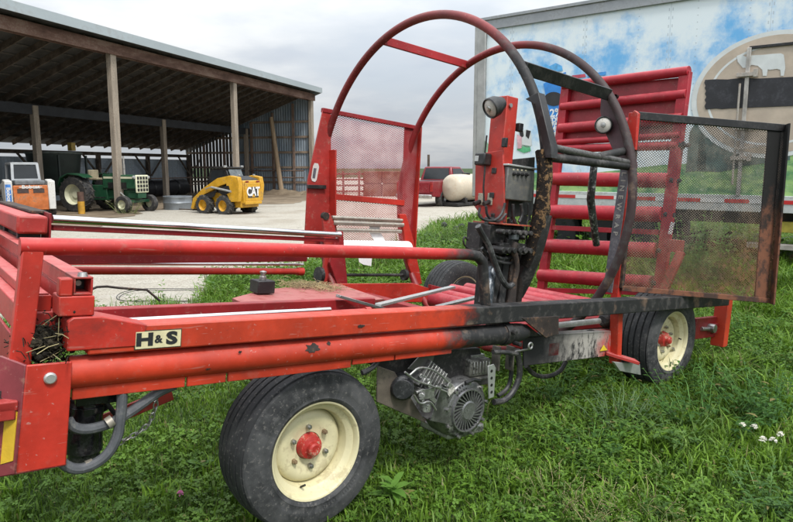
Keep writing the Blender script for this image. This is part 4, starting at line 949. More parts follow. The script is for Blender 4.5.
MB().box(((XL + XR) / 2, DEP - .15, 2.86), (XR - XL, .14, .22)).build('back_beam', wood_dark, S, .01)
k = 0; xx = XL + .3
while xx < XR:
    MB().bar((xx, -.02, roof_z(0) + .28), (xx, DEP, roof_z(DEP) + .28), .055, .26).build('rafter', wood_dark, S, .004); xx += 1.12
pu = MB()
for yy in np.arange(.2, DEP + .2, .78): pu.box(((XL + XR) / 2, yy, roof_z(yy) + .445), (XR - XL, .09, .05))
pu.build('purlins', simple('purlin_wood', (.09, .08, .072), .9, 0, .4, 3), S)
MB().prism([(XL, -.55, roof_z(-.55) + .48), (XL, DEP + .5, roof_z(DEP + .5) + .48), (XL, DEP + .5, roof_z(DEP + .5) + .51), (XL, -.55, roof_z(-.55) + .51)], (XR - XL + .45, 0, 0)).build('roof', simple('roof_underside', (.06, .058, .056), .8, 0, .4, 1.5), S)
MB().box(((XL + XR) / 2 + .22, -.58, roof_z(-.55) + .37), (XR - XL + .46, .03, .36)).box((XR + .46, 5.1, 0), (.001, .001, .001)).build('roof_edge', roofm, S, .008)
rk = MB().prism([(XR + .42, -.55, roof_z(-.55) + .20), (XR + .42, DEP + .5, roof_z(DEP + .5) + .20), (XR + .42, DEP + .5, roof_z(DEP + .5) + .52), (XR + .42, -.55, roof_z(-.55) + .52)], (.03, 0, 0))
rk.build('gable_trim', roofm, S)
# end wall: metal sheet in front, slatted boards further back
EW = 19.72; ysp = 6.2
MB().prism([(EW, .1, .0), (EW, ysp, .0), (EW, ysp, roof_z(ysp) + .4), (EW, .1, roof_z(.1) + .4)], (.02, 0, 0)).build('end_wall', sheet_m, S)
sl = MB(); yy = ysp + .02
while yy < DEP: sl.box((EW + .01, yy + .12, (roof_z(yy) + .35) / 2), (.03, .225, roof_z(yy) + .35)); yy += .30
sl.build('slatted_wall', simple('slat_boards', (.10, .095, .09), .9, 0, .4, 2), S)
gt = MB()
for zz_ in (.9, 2.0, 3.1, 4.2, 5.3):
    yl = min(DEP, max(.5, (zf + .3 - zz_) * DEP / (zf - zk)))
    gt.box((EW - .05, yl / 2, zz_), (.06, yl, .16))
gt.build('wall_girts', simple('girt_wood', (.26, .20, .15), .85, 0, .4, 2), S, .006)
for yy in (1.5, 3.2, 5.0, 7.4, 9.2):
    MB().box((EW - .16, yy, roof_z(yy) / 2 + .1), (.14, .16, roof_z(yy) + .2)).build('wall_stud', simple('stud_wood', (.20, .14, .11), .9, 0, .4, 2), S, .006)
MB().box(((XL + XR) / 2, DEP + .02, 1.29), (XR - XL, .02, 2.58)).build('back_wall', simple('back_sheet', (.36, .43, .50), .6, .1, .3, 1.2, (.20, .16, .13), .5, .2, .5, .02, (6, 6, .3)), S)
MB().box((XL + .02, DEP / 2, 2.2), (.02, DEP, 4.4)).build('far_end_wall', sheet_m, S)
rl = MB()
for zz_ in (.75, 1.25): rl.cyl((12, 8.6, zz_), (19.4, 8.6, zz_), .04, 8); rl.cyl((19.3, .6, zz_ + .5), (19.3, 8.5, zz_ + .5), .05, 8)
for xx in (12, 14.4, 16.9): rl.cyl((xx, 8.6, 0), (xx, 8.6, 1.4), .06, 8)
rl.build('pipe_fence', simple('pipe_brown', (.16, .11, .085), .7), S)
def sh(x, y, z=0): return S.matrix_world @ V((x, y, z))
lpole = thing('leaning_pole', 'thick weathered pole leaning against the metal end wall of the shed', 'pole', sh(18.9, 2.2), 18.1)
MB().tube([(0, 0, 0), (.02, .35, 2.5), (.1, .78, 5.6)], [.19, .17, .15], 12).build('pole', simple('pole_wood', (.36, .27, .18), .85, 0, .3, 1.5, (.2, .14, .09), .5, .3, .2, .02, (3, 3, .4)), lpole)
bl = thing('wrapped_bales', 'row of black wrapped bales stacked along the back of the shed', 'bales', sh(12.8, 8.0), 18.1)
for k in range(5): MB().lathe([(0, -.6), (.5, -.6), (.58, -.52), (.58, .52), (.5, .6), (0, .6)], (k * 1.25 - 1.8, 1.0, .58), (1, 0, 0), 20).build('bale', simple('black_wrap', (.018, .019, .022), .35), bl)
tg = thing('water_trough', 'round grey galvanised stock tank standing in the shed beside the yellow loader', 'water trough', pos(176, 30.0, YZ))
MB().lathe([(0, .03), (.62, .03), (.62, .62), (.66, .64), (.67, .60), (.65, .55), (.65, .36), (.67, .33), (.65, .30), (.65, 0), (0, 0)], (0, 0, 0), UP, 40).build('tank', simple('trough_grey', (.22, .24, .26), .45, .5, .2, 3), tg)

# ================================================================== machines in the yard
tyre_far = simple('far_tyre', (.030, .030, .031), .85, 0, .3, 6, (.16, .14, .11), .5)
glass = simple('dark_glass', (.02, .023, .026), .08, 0, .2, 2)
def wheel_far(parent, c, r, w, rim_m, rr, lugs=0, side=1):
    """side +1: face towards +y"""
    o = MB(); o.lathe([(rr, -w / 2), (r * .93, -w / 2), (r, -w * .36), (r, w * .36), (r * .93, w / 2), (rr, w / 2)], (0, 0, 0), (0, 1, 0), 32)
    if lugs:
        for k in range(lugs):
            an = 2 * PI * k / lugs
            for sg in (-1, 1):
                aa = an + (PI / lugs if sg > 0 else 0); d0 = V((math.cos(aa), 0, math.sin(aa))); d1 = V((math.cos(aa + .22), 0, math.sin(aa + .22)))
                o.bar(d0 * (r - .01) + V((0, sg * w * .48, 0)), d1 * (r + .012) + V((0, sg * .01, 0)), .045, .05, d0)
    t_ = o.build('wheel', tyre_far, parent, 0, 40, c)
    MB().lathe([(0, w * .20 * side), (rr * .35, w * .20 * side), (rr * .4, w * .10 * side), (rr * .85, w * .12 * side), (rr * .95, w * .34 * side), (rr * 1.04, w * .47 * side), (rr * 1.04, 0)], (0, 0, 0), (0, 1, 0), 28).build('rim', rim_m, t_)
    return t_
# ---- yellow skid steer, tail towards us, nose to the left
yel = simple('loader_yellow', (.60, .32, .018), .42, 0, .3, 3, (.24, .16, .07), .7, .1)
K = thing('skid_steer', 'yellow skid steer loader with black cab, its tail to the gravel yard', 'skid steer', pos(226, 27.6, YZ - .05), -60)
K.scale = (.98, .98, .98)
# x forward, y left (the side we see), z up
for xx in (.62, -.58):
    for sg in (1, -1): wheel_far(K, (xx, sg * .72, .43), .43, .32, yel, .24, 14, sg)
MB().prism([(1.05, -.55, .35), (1.05, -.55, .75), (.85, -.55, .95), (-1.35, -.55, 1.0), (-1.35, -.55, .35)], (0, 1.1, 0)).build('chassis', yel, K, .02)
MB().prism([(-.55, -.52, .9), (-.55, -.52, 1.62), (-.80, -.52, 1.66), (-1.48, -.52, 1.50), (-1.52, -.52, .55), (-1.2, -.52, .5)], (0, 1.04, 0)).build('engine_hood', yel, K, .03)
MB().prism([(-1.42, -.5, 1.50), (-.82, -.5, 1.65), (-.82, -.5, 1.70), (-1.40, -.5, 1.56)], (0, 1.0, 0)).build('hood_grille', black, K, .01)
for sg in (1, -1):
    y0 = .56 if sg > 0 else -.78
    MB().prism([(-.75, y0, .95), (-.75, y0, 1.62), (-.98, y0, 1.72), (-1.42, y0, 1.66), (-1.50, y0, 1.30), (-1.40, y0, .62), (-.95, y0, .60)], (0, .22, 0)).build('rear_tower', yel, K, .02)
    MB().prism([(-.95, y0, 1.72), (-.2, y0, 1.60), (.75, y0, 1.12), (1.32, y0, .72), (1.50, y0, .25), (1.34, y0, .22), (1.12, y0, .62), (.55, y0, .92), (-.35, y0, 1.28), (-1.0, y0, 1.45)], (0, .20, 0)).build('lift_arm', yel, K, .015)
    yo = .785 if sg > 0 else -.785
    MB().prism([(-.90, yo, 1.30), (-.35, yo, 1.22), (-.30, yo, 1.0), (-.55, yo, .86), (-1.0, yo, 1.02)], (0, .006 * sg, 0)).build('black_panel', black, K)
    MB().prism([(-.2, yo - .02 * sg, 1.12), (.62, yo - .02 * sg, .86), (.55, yo - .02 * sg, .72), (.0, yo - .02 * sg, .80)], (0, .006 * sg, 0)).build('black_panel', black, K)
cab = MB().prism([(.62, -.46, .95), (.70, -.46, 1.30), (.52, -.46, 2.0), (-.45, -.46, 2.02), (-.60, -.46, 1.62), (-.60, -.46, .95)], (0, .92, 0)).build('cab', black, K, .03)
MB().box((0, 0, 2.05), (1.12, .98, .07)).build('cab_roof', black, K, .02)
MB().prism([(.42, .465, 1.30), (.46, .465, 1.75), (.40, .465, 1.92), (-.34, .465, 1.94), (-.44, .465, 1.66), (-.44, .465, 1.32)], (0, .006, 0)).build('side_window', glass, cab)
MB().prism([(-.50, -.38, 1.98), (-.50, .38, 1.98), (-.625, .38, 1.68), (-.625, -.38, 1.68)], (-.02, 0, 0)).build('rear_window', simple('pale_glass', (.10, .12, .13), .1), cab)
for sg in (1, -1):
    MB().tube([(.95, sg * .50, .95), (.80, sg * .52, 1.3), (.62, sg * .50, 1.55)], .022, 8).build('grab_handle', black, K)
    MB().cyl((-1.05, sg * .815, 1.05), (.10, sg * .815, 1.22), .045, 10).cyl((.10, sg * .815, 1.22), (.45, sg * .815, 1.14), .026, 10).build('lift_ram', galv, K)
    MB().box((-.45, sg * .50, 2.10), (.10, .14, .09)).build('work_light', galv, K, .01)
tailm = MB().box((-1.525, 0, 1.02), (.05, .92, .78)).build('rear_door', yel, K, .02)
MB().box((-1.553, 0, 1.00), (.008, .66, .46)).build('plate', simple('dark_plate', (.05, .045, .04), .6), tailm)
text('lettering', 'CAT', .52, simple('white_letter', (.75, .75, .73), .5), tailm, basis((0, -1, 0), (0, 0, 1), (-1.562, 0, 1.02)), .018, .003, .78)
MB().prism([(-1.566, -.10, .80), (-1.566, .10, .80), (-1.566, 0, .93)], (-.004, 0, 0)).build('triangle_mark', yel, tailm)
for sg in (1, -1):
    MB().box((-1.53, sg * .33, 1.46), (.03, .16, .07)).build('tail_light', simple('lamp_red', (.20, .02, .02), .3), K)
    MB().box((-1.2, sg * .45, 1.74), (.08, .08, .06)).build('work_light', galv, K, .006)
MB().box((-1.54, 0, .56), (.10, 1.0, .14)).build('bumper', yel, K, .02)
fk = MB().box((1.52, 0, .42), (.06, 1.25, .55))
for yy in (.35, -.35): fk.box((2.1, yy, .16), (1.15, .11, .05))
fk.build('pallet_forks', simple('fork_steel', (.10, .08, .065), .6, .3, .4), K, .008)

# ---- white and orange skid loader, seen from behind
LB = thing('skid_loader', 'white skid loader with orange rear door and grey cab frame at the shed', 'skid loader', pos(22, 25.2, YZ), -40)
LB.scale = (1.06, 1.06, 1.03)
wht = simple('loader_white', (.66, .66, .64), .45, 0, .12, 3, (.35, .30, .24), .5); org = simple('loader_orange', (.54, .15, .035), .55, 0, .35, 3, (.26, .15, .09), .8)
for xx in (.55, -.50):
    for sg in (1, -1): wheel_far(LB, (xx, sg * .72, .40), .40, .30, wht, .22, 12, sg)
MB().box((-.1, 0, .68), (2.2, 1.0, .7)).build('chassis', wht, LB, .03)
for sg in (1, -1):
    MB().prism([(-1.25, sg * .68 - .12, .35), (-1.28, sg * .68 - .12, 1.42), (-.8, sg * .68 - .12, 1.48), (-.5, sg * .68 - .12, 1.1), (-.6, sg * .68 - .12, .35)], (0, .24, 0)).build('upright', wht, LB, .03)
    MB().bar((-1.0, sg * .68, 1.38), (1.3, sg * .68, .9), .16, .2).build('lift_arm', wht, LB, .015)
rd = MB().box((-1.26, 0, .80), (.10, 1.10, .92)).build('rear_door', org, LB, .03)
for sg in (1, -1):
    MB().box((-1.315, sg * .25, 1.06), (.012, .36, .16)).build('vent', simple('vent_dark', (.06, .04, .035), .7), rd)
MB().box((-1.32, 0, 1.19), (.012, .74, .05)).build('rear_badge', simple('badge_pale', (.55, .40, .32), .6), rd)
text('lettering', 'Bobcat', .17, wht, rd, basis((0, -1, 0), (0, 0, 1), (-1.33, 0, 1.20)), .006, .002, 1.2)
MB().box((-.9, 0, 1.36), (.75, .95, .16)).build('engine_cover', simple('cover_grey', (.16, .17, .18), .5), LB, .03)
cg = MB()
for sg in (1, -1):
    cg.bar((-.62, sg * .44, 1.3), (-.50, sg * .40, 2.06), .09, .09).bar((-.50, sg * .40, 2.06), (.55, sg * .42, 2.06), .08, .08).bar((.55, sg * .42, 2.06), (.68, sg * .44, .9), .08, .08)
cg.bar((-.50, -.40, 2.06), (-.50, .40, 2.06), .09, .09).bar((-.62, -.44, 1.45), (-.62, .44, 1.45), .06, .08).box((.02, 0, 2.07), (1.0, .82, .05))
cg.build('cab_frame', simple('cage_grey', (.40, .42, .44), .5, 0, .15, 3), LB, .01)
MB().prism([(-.60, -.38, 1.48), (-.60, .38, 1.48), (-.51, .36, 2.0), (-.51, -.36, 2.0)], (.02, 0, 0)).build('rear_window', glass, LB)
for sg in (1, -1): MB().prism([(-.55, sg * .42, 1.45), (.55, sg * .42, 1.40), (.50, sg * .41, 2.0), (-.46, sg * .40, 2.0)], (0, .012, 0)).build('side_screen', glass, LB)
sp_ = MB().box((-1.285, .70, .90), (.010, .17, .80)).build('blue_decal', simple('decal_blue', (.06, .22, .60), .5), LB)
text('lettering', 'Bobcat', .17, wht, sp_, basis((0, 0, -1), (0, -1, 0), (-1.292, .70, .90)), .006, .002, 1.25)

# ---- green tractor, nose to the right
TG = thing('tractor', 'green farm tractor with cream grille and wheels parked behind the left post', 'tractor', pos(109, 28.6, YZ), 112)
TG.scale = (.97, .97, .90)
grn = simple('tractor_green', (.014, .072, .034), .4, 0, .25, 3, (.06, .07, .05), .4); crm = simple('tractor_cream', (.62, .62, .45), .5, 0, .12, 4)
for sg in (1, -1):
    wheel_far(TG, (-1.05, sg * .95, .88), .88, .48, crm, .50, 18, sg)
    wheel_far(TG, (1.55, sg * .80, .42), .42, .24, crm, .22, 0, sg)
    MB().prism([(-1.9, sg * .95 - .28, 1.30), (-1.75, sg * .95 - .28, 1.72), (-1.25, sg * .95 - .28, 1.92), (-.55, sg * .95 - .28, 1.86), (-.25, sg * .95 - .28, 1.70), (-.6, sg * .95 - .28, 1.80), (-1.25, sg * .95 - .28, 1.86), (-1.7, sg * .95 - .28, 1.66)], (0, .56, 0)).build('fender', grn, TG, .01)
MB().box((-.7, 0, .95), (1.6, .62, .75)).box((.7, 0, .88), (1.9, .40, .45)).build('transmission', grn, TG, .03)
MB().prism([(-.1, -.36, 1.15), (-.1, -.36, 1.86), (1.75, -.36, 1.82), (1.86, -.36, 1.75), (1.86, -.36, 1.15)], (0, .72, 0)).build('hood', grn, TG, .05)
for sg in (1, -1): MB().box((.85, sg * .363, 1.70), (1.7, .008, .10)).build('hood_stripe', crm, TG); MB().box((.8, sg * .364, 1.32), (1.1, .01, .30)).build('engine_opening', black, TG)
gl_ = MB().box((1.90, 0, 1.40), (.08, .74, .86)).build('grille', crm, TG, .03)
gh = MB()
for i in range(4):
    for j in range(4): gh.box((1.945, -.255 + i * .17, 1.11 + j * .19), (.012, .12, .14))
gh.build('grille_openings', black, gl_)
MB().box((1.55, 0, .55), (.16, 1.4, .14)).box((1.6, 0, .85), (.6, .5, .3)).build('front_axle', grn, TG, .02)
MB().cyl((.9, 0, 1.8), (.9, 0, 2.35), .05, 10).cyl((.9, 0, 2.35), (.9, 0, 2.75), .035, 10).build('exhaust', simple('stack_grey', (.30, .29, .27), .6), TG)
MB().box((-.75, 0, 1.62), (.5, .55, .12)).box((-1.0, 0, 1.85), (.12, .55, .45)).build('seat', simple('seat_tan', (.30, .26, .17), .8), TG, .04)
sw = MB().tube([V((-.25, 0, 1.95)) + V((-.1 * math.sin(t), .22 * math.cos(t), .2 * math.sin(t))) for t in np.linspace(0, 2 * PI, 25)[:-1]], .016, 8, closed=True).cyl((-.25, 0, 1.95), (.0, 0, 1.75), .02, 8).build('steering_wheel', black, TG)
# ---- dark green wagon hopper behind the tractor
for sg in (1, -1):
    MB().cyl((.9, sg * .40, 1.05), (1.35, sg * .44, .75), .035, 8).build('steering_ram', galv, TG)
    MB().lathe([(0, 0), (.09, .0), (.07, .06), (0, .07)], (1.86, sg * .42, 1.72), (1, 0, 0), 14).build('headlight', galv, TG)
    MB().box((-.9, sg * .62, 1.20), (.9, .05, .08)).box((-.15, sg * .55, .72), (.5, .35, .05)).build('step', black, TG, .01)
HW = thing('feed_wagon', 'dark green feed mixer wagon standing in shadow behind the white skid loader', 'wagon', pos(55, 33.5, YZ), 18)
hp = []
for zz_, a_, b_ in ((.7, .8, .7), (1.2, 1.2, 1.0), (2.7, 1.45, 1.15)): hp.append([(a_ * math.cos(t) * (1 if abs(math.cos(t)) < .9 else 1), b_ * math.sin(t), zz_) for t in np.linspace(0, 2 * PI, 25)[:-1]])
dkg = simple('wagon_green', (.014, .026, .022), .55, 0, .35, 2)
MB().loft(hp).build('tub', dkg, HW)
MB().tube([(1.45 * math.cos(t), 1.15 * math.sin(t), 2.72) for t in np.linspace(0, 2 * PI, 33)[:-1]], .06, 8, closed=True).build('tub_rim', simple('rim_grey', (.10, .12, .11), .6), HW)
MB().box((0, 0, .62), (2.6, 1.1, .16)).bar((-.9, -1.2, 1.0), (-.9, -1.2, 2.6), .10, .10).bar((.9, -1.2, 1.0), (.9, -1.2, 2.6), .10, .10).build('wagon_frame', dkg, HW, .01)
for sg in (1, -1): wheel_far(HW, (0, sg * .85, .45), .45, .25, crm, .25, 0, sg)
MB().box((.3, -.9, 3.05), (.28, .28, .42)).build('gear_head', simple('gear_yellow', (.35, .24, .05), .6), HW, .02)
yp = thing('marker_post', 'short yellow and rusty steel post standing beside the tractor rear wheel', 'post', pos(78.5, 26.8, YZ))
MB().cyl((0, 0, -.1), (0, 0, .95), .13, 14).build('post', simple('post_rust', (.10, .055, .04), .8, 0, .4, 4), yp)
MB().cyl((0, 0, -.05), (0, 0, .55), .136, 14).build('yellow_base', simple('post_yellow', (.52, .28, .03), .6, 0, .3, 4), yp)

# ---- red pickup and the white tank
PU = thing('pickup_truck', 'red crew cab pickup truck parked on the far side of the gravel yard', 'pickup', pos(443, 34.5, YZ - .05), 32)
PU.scale = (1.08, 1.08, 1.08)
pr_ = simple('pickup_red', (.20, .012, .02), .3, 0, .1, 2, (.20, .14, .12), .3); 
for xx in (1.75, -1.75):
    for sg in (1, -1): wheel_far(PU, (xx, sg * .86, .40), .40, .28, steel, .23, 0, sg)
MB().prism([(-2.8, -.98, .55), (-2.8, -.98, 1.25), (-.6, -.98, 1.25), (-.6, -.98, 1.2), (1.2, -.98, 1.2), (2.6, -.98, 1.12), (2.85, -.98, .95), (2.85, -.98, .5), (2.2, -.98, .5), (-2.2, -.98, .5)], (0, 1.96, 0)).build('body', pr_, PU, .05)
cabv = []
for yy, s in ((-.9, 1),): pass
pc_ = MB().loft([[(1.25, -.93, 1.2), (1.25, .93, 1.2), (-.75, .93, 1.2), (-.75, -.93, 1.2)], [(.45, -.74, 1.92), (.45, .74, 1.92), (-.55, .74, 1.92), (-.55, -.74, 1.92)]]).build('cab', pr_, PU, .05)
MB().prism([(-.705, -.72, 1.32), (-.705, .72, 1.32), (-.585, .64, 1.84), (-.585, -.64, 1.84)], (-.03, 0, 0)).build('rear_window', glass, pc_)
for sg in (1, -1): MB().prism([(1.0, sg * .91, 1.28), (-.60, sg * .91, 1.28), (-.48, sg * .775, 1.82), (.42, sg * .775, 1.82)], (0, sg * .012, 0)).build('side_window', glass, pc_)
MB().prism([(1.22, -.80, 1.27), (1.22, .80, 1.27), (.52, .66, 1.86), (.52, -.66, 1.86)], (.03, 0, .02)).build('windscreen', glass, pc_)
tg_ = MB().box((-2.81, 0, .95), (.05, 1.60, .50)).build('tailgate', pr_, PU, .02)
MB().lathe([(0, .012), (.09, .010), (.10, 0)], (-2.835, 0, 1.03), (-1, 0, 0), 20).build('emblem', simple('emblem_dark', (.08, .07, .09), .3), tg_)
for sg in (1, -1): MB().box((-2.82, sg * .90, .98), (.04, .14, .42)).build('tail_light', simple('taillamp', (.30, .02, .02), .25), PU, .01)
bm_ = MB().box((-2.90, 0, .55), (.16, 1.9, .18)).build('bumper', simple('bumper_chrome', (.50, .48, .47), .25, .8), PU, .03)
MB().box((-2.985, 0, .58), (.006, .32, .15)).build('number_plate', simple('plate_white', (.65, .65, .62), .5), bm_)
MB().box((-1.7, 0, 1.24), (1.9, 1.6, .03)).build('cargo_bed', black, PU)
TK = thing('liquid_tank', 'white plastic liquid tank lying on a low black skid beside the red pickup', 'tank', pos(466, 33.0, YZ - .1), 40)
tkm = simple('tank_white', (.48, .42, .33), .5, 0, .12, 1.5, (.42, .32, .22), .6)
MB().lathe([(0, -1.5), (.42, -1.46), (.60, -1.36), (.68, -1.2), (.69, -.8), (.67, -.78), (.69, -.74), (.69, 0), (.67, .02), (.69, .05), (.69, 1.2), (.60, 1.36), (.42, 1.46), (0, 1.5)], (0, 0, 1.05), (1, 0, 0), 32).build('tank_body', tkm, TK)
MB().box((0, 0, .24), (2.9, 1.0, .16)).box((-.8, 0, .42), (.2, 1.2, .26)).box((.8, 0, .42), (.2, 1.2, .26)).build('skid_frame', black, TK, .02)
MB().lathe([(.22, 0), (.22, .08), (0, .10)], (0, 0, 1.72), UP, 16).build('lid', black, TK)
# ---- pens behind the left guard
PF = thing('pen_fence', 'rusty red pipe pen fence beyond the gravel yard, seen through the red mesh guard', 'fence', pos(343, 44.0, YZ), 90)
pm = simple('pen_red_brown', (.20, .065, .05), .8, 0, .4, 2)
rl = MB()
for zz_ in (.35, .75, 1.15, 1.55): rl.box((-.2, 0, zz_), (4.2, .07, .12))
rl.build('rail', pm, PF, .01)
for xx in (-2.2, -1.1, 0, 1.1): MB().box((xx, .06, .85), (.14, .12, 1.75)).build('post', pm, PF, .01)
SW = thing('straw_stack', 'stack of big square straw bales at the end of the pen fence', 'straw bales', pos(382, 44.5, YZ), 90)
stm = simple('stack_straw', (.17, .10, .07), .95, 0, .35, 3, (.22, .15, .10), .5, .5, .2, .04)
for i in range(2):
    for j in range(2): MB().box((-.65 + i * 1.3, R.uniform(-.1, .1), .44 + j * .86), (1.27, 1.4, .83)).build('bale', stm, SW, .04)
UPo = thing('utility_post', 'thin wooden post standing far off left of the red pickup', 'post', pos(428.5, 46, YZ)); MB().cyl((0, 0, 0), (0, 0, 2.9), .09, 10).build('post', wood_dark, UPo)
# ================================================================== ground
def gpix(u, v):
    d = ray(u, v); z = 0
    for _ in range(30):
        t = (z - EYE.z) / d.z; p = EYE + d * t; z = .5 * z + .5 * zt(p.x, p.y)
    return p
def sw(x, y): return (x + .5 * y) / 1.118, (y - .5 * x) / 1.118
bpix = [(-500, 345), (-150, 335), (0, 328), (90, 322), (175, 314), (196, 300), (215, 284), (300, 272), (345, 260), (400, 254), (416, 240), (432, 229), (480, 222)]
bsw = sorted(sw(*gpix(u, v).xy) for u, v in bpix)
bs = [-60] + [p[0] for p in bsw] + [bsw[-1][0] + 6, bsw[-1][0] + 60]; bw = [bsw[0][1]] + [p[1] for p in bsw] + [bsw[-1][1] + 5, bsw[-1][1] + 60]
def wb(s): return np.interp(s, bs, bw)
def zt_np(x, y):
    t = np.clip((y - .5 * x - 8) / 11, 0, 1); return -.4 * t * t * (3 - 2 * t)
def wav(x, y, f, seed=0):                     # cheap smooth noise 0..1
    a = np.sin(x * f + seed) * np.cos(y * f * 1.13 - seed * .7) + .5 * np.sin(x * f * 2.3 + y * f * 1.7 + seed * 2.1) + .35 * np.cos(x * f * 4.1 - y * f * 3.7 + seed)
    return np.clip(.5 + a / 3.0, 0, 1)

soil = NT('grass_soil'); n = soil.noise(1.3, 6, .7); n2 = soil.noise(30, 4, .7)
c = soil.mix(soil.ramp(n, .35, .65), (.020, .042, .012), (.040, .070, .018)); c = soil.mix(soil.math('MULTIPLY', soil.ramp(n2, .5, .7), .5), c, (.065, .055, .03))
soil_m = soil.done(soil.bsdf(c, .95, 0, n2, .6, .03, .2))
gx = np.concatenate([np.linspace(-1500, -60, 8), np.linspace(-50, 50, 101), np.linspace(60, 1500, 8)]); gy = np.concatenate([np.linspace(-300, -20, 4), np.linspace(-10, 70, 121), np.linspace(80, 2500, 9)])
XX, YY = np.meshgrid(gx, gy, indexing='ij'); ZZ = zt_np(XX, YY)
nx, ny = XX.shape; vs = np.stack([XX, YY, ZZ], -1).reshape(-1, 3)
fs = [(i * ny + j, (i + 1) * ny + j, (i + 1) * ny + j + 1, i * ny + j + 1) for i in range(nx - 1) for j in range(ny - 1)]
g = MB(); g.v = [tuple(v) for v in vs.tolist()]; g.f = fs
tag(g.build('ground', soil_m, None, 0, 80), 'grassy ground under the bale wrapper', 'ground', kind='structure')

gv = NT('yard_gravel'); n = gv.noise(.35, 6, .65); n2 = gv.noise(38, 4, .75); n3 = gv.noise(4, 5, .7)
c = gv.mix(gv.ramp(n2, .32, .68), (.225, .205, .172), (.48, .45, .385)); c = gv.mix(gv.math('MULTIPLY', gv.ramp(n, .48, .66), .45), c, (.22, .185, .135)); c = gv.mix(gv.math('MULTIPLY', gv.ramp(n3, .56, .70), .5), c, (.13, .122, .10)); rut = gv.noise(1.1, 5, .7, None, (.25, 1.6, 1)); c = gv.mix(gv.math('MULTIPLY', gv.ramp(rut, .55, .68), .4), c, (.42, .40, .37))
gv_m = gv.done(gv.bsdf(c, .95, 0, n2, .7, .02, .2))
ss = np.concatenate([np.linspace(-60, -8, 40), np.linspace(-7.9, 18, 220), np.linspace(18.5, 60, 40)]); kk = np.linspace(0, 1, 40) ** 1.7
jit = (wav(ss, ss * .3, 2.7, 1) - .5) * .9 + (wav(ss, ss * .7, 9, 3) - .5) * .45
S2, K2 = np.meshgrid(ss, kk, indexing='ij'); W0 = wb(S2) + jit[:, None]; W2 = W0 + (np.maximum(120, W0 + 30) - W0) * K2
GX = (S2 * 1.118 - .5 * W2 * 1.118) / 1.25; GY = (W2 * 1.118 + .5 * S2 * 1.118) / 1.25
GZ = zt_np(GX, GY) + .012
nx, ny = GX.shape; g = MB(); g.v = [tuple(v) for v in np.stack([GX, GY, GZ], -1).reshape(-1, 3).tolist()]
g.f = [(i * ny + j, (i + 1) * ny + j, (i + 1) * ny + j + 1, i * ny + j + 1) for i in range(nx - 1) for j in range(ny - 1)]
tag(g.build('gravel_yard', gv_m, None, 0, 80), 'pale gravel yard between the grass and the shed', 'gravel yard', kind='structure')

df = NT('shed_dirt'); n = df.noise(.8, 6, .7); n2 = df.noise(14, 5, .75)
c = df.mix(df.ramp(n, .35, .65), (.15, .115, .08), (.27, .215, .15)); c = df.mix(df.math('MULTIPLY', df.ramp(n2, .5, .68), .6), c, (.10, .075, .055))
df_m = df.done(df.bsdf(c, .95, 0, n2, .8, .05, .2))
ed = []
for k, xx in enumerate(np.linspace(-16, 24, 60)): ed.append((xx, -2.4 + 1.6 * math.sin(xx * .35 + 1) + .5 * math.sin(xx * 1.3) + R.uniform(-.25, .25)))
MBf = MB(); top = [S.matrix_world @ V((x, y, .022)) for x, y in ed]; bot = [S.matrix_world @ V((x, 13, .022)) for x, y in ed]
MBf.add(top + bot, [(i, i + 1, 60 + i + 1, 60 + i) for i in range(59)])
tag(MBf.build('shed_floor', df_m, None, 0, 80), 'brown dirt floor of the shed', 'dirt floor', kind='structure')
bank = MB()
nb = 26; prof = [(-.9, 0), (-.5, .16), (-.1, .34), (.35, .42), (.9, .25), (1.3, 0)]
secs = []
for k in range(nb):
    yy = .2 + k * .30; s = .6 + .6 * R.random(); secs.append([S.matrix_world @ V((18.6 + px_ + R.uniform(-.1, .1), yy, -.02 + pz_ * s)) for px_, pz_ in prof])
bank.loft(secs)
tag(bank.build('dirt_bank', df_m, None, 0, 60), 'low bank of dirt along the shed end wall', 'dirt bank', kind='structure')

# ------------------------------------------------------------------ grass
def leaf_material(name, dark, light, dry, dryamt):
    t = NT(name); a = t.new('Attribute'); a.attribute_name = 'tint'; s3 = t.new('SeparateColor'); t.link(a.outputs['Color'], s3.inputs[0])
    c = t.mix(s3.outputs[0], dark, light); c = t.mix(t.math('MULTIPLY', t.math('GREATER_THAN', s3.outputs[1], 1 - dryamt), .8), c, dry)
    p = t.bsdf(c, .48, 0, spec=.32); tr = t.new('BsdfTranslucent'); t.link(c, tr.inputs[0]); m = t.new('MixShader'); m.inputs[0].default_value = .38
    t.link(p, m.inputs[1]); t.link(tr.outputs[0], m.inputs[2]); return t.done(m.outputs[0])
def big_mesh(name, verts, loops_per_face, tint, mat):
    """verts (n, k, 3) leaf polygons; loops_per_face: list of index tuples inside each leaf"""
    n, k, _ = verts.shape; me = bpy.data.meshes.new(name)
    base = (np.arange(n) * k)[:, None]
    idx = []; tot = []
    flat_ = np.concatenate([np.array(f) for f in loops_per_face]); sizes = [len(f) for f in loops_per_face]
    li = (base + flat_[None, :]).reshape(-1); lt = np.tile(np.array(sizes), n)
    me.vertices.add(n * k); me.vertices.foreach_set('co', verts.reshape(-1).astype(np.float32))
    me.loops.add(len(li)); me.loops.foreach_set('vertex_index', li.astype(np.int32))
    me.polygons.add(len(lt)); st = np.concatenate([[0], np.cumsum(lt)[:-1]]); me.polygons.foreach_set('loop_start', st.astype(np.int32))
    me.update(calc_edges=True); me.validate()
    at_ = me.attributes.new('tint', 'FLOAT_COLOR', 'POINT'); col = np.ones((n, k, 4), np.float32); col[..., 0] = tint[:, None]; col[..., 1] = RN.random(n)[:, None]
    at_.data.foreach_set('color', col.reshape(-1))
    me.polygons.foreach_set('use_smooth', [True] * len(me.polygons))
    me.materials.append(mat); o = bpy.data.objects.new(name, me); COL.objects.link(o); return o
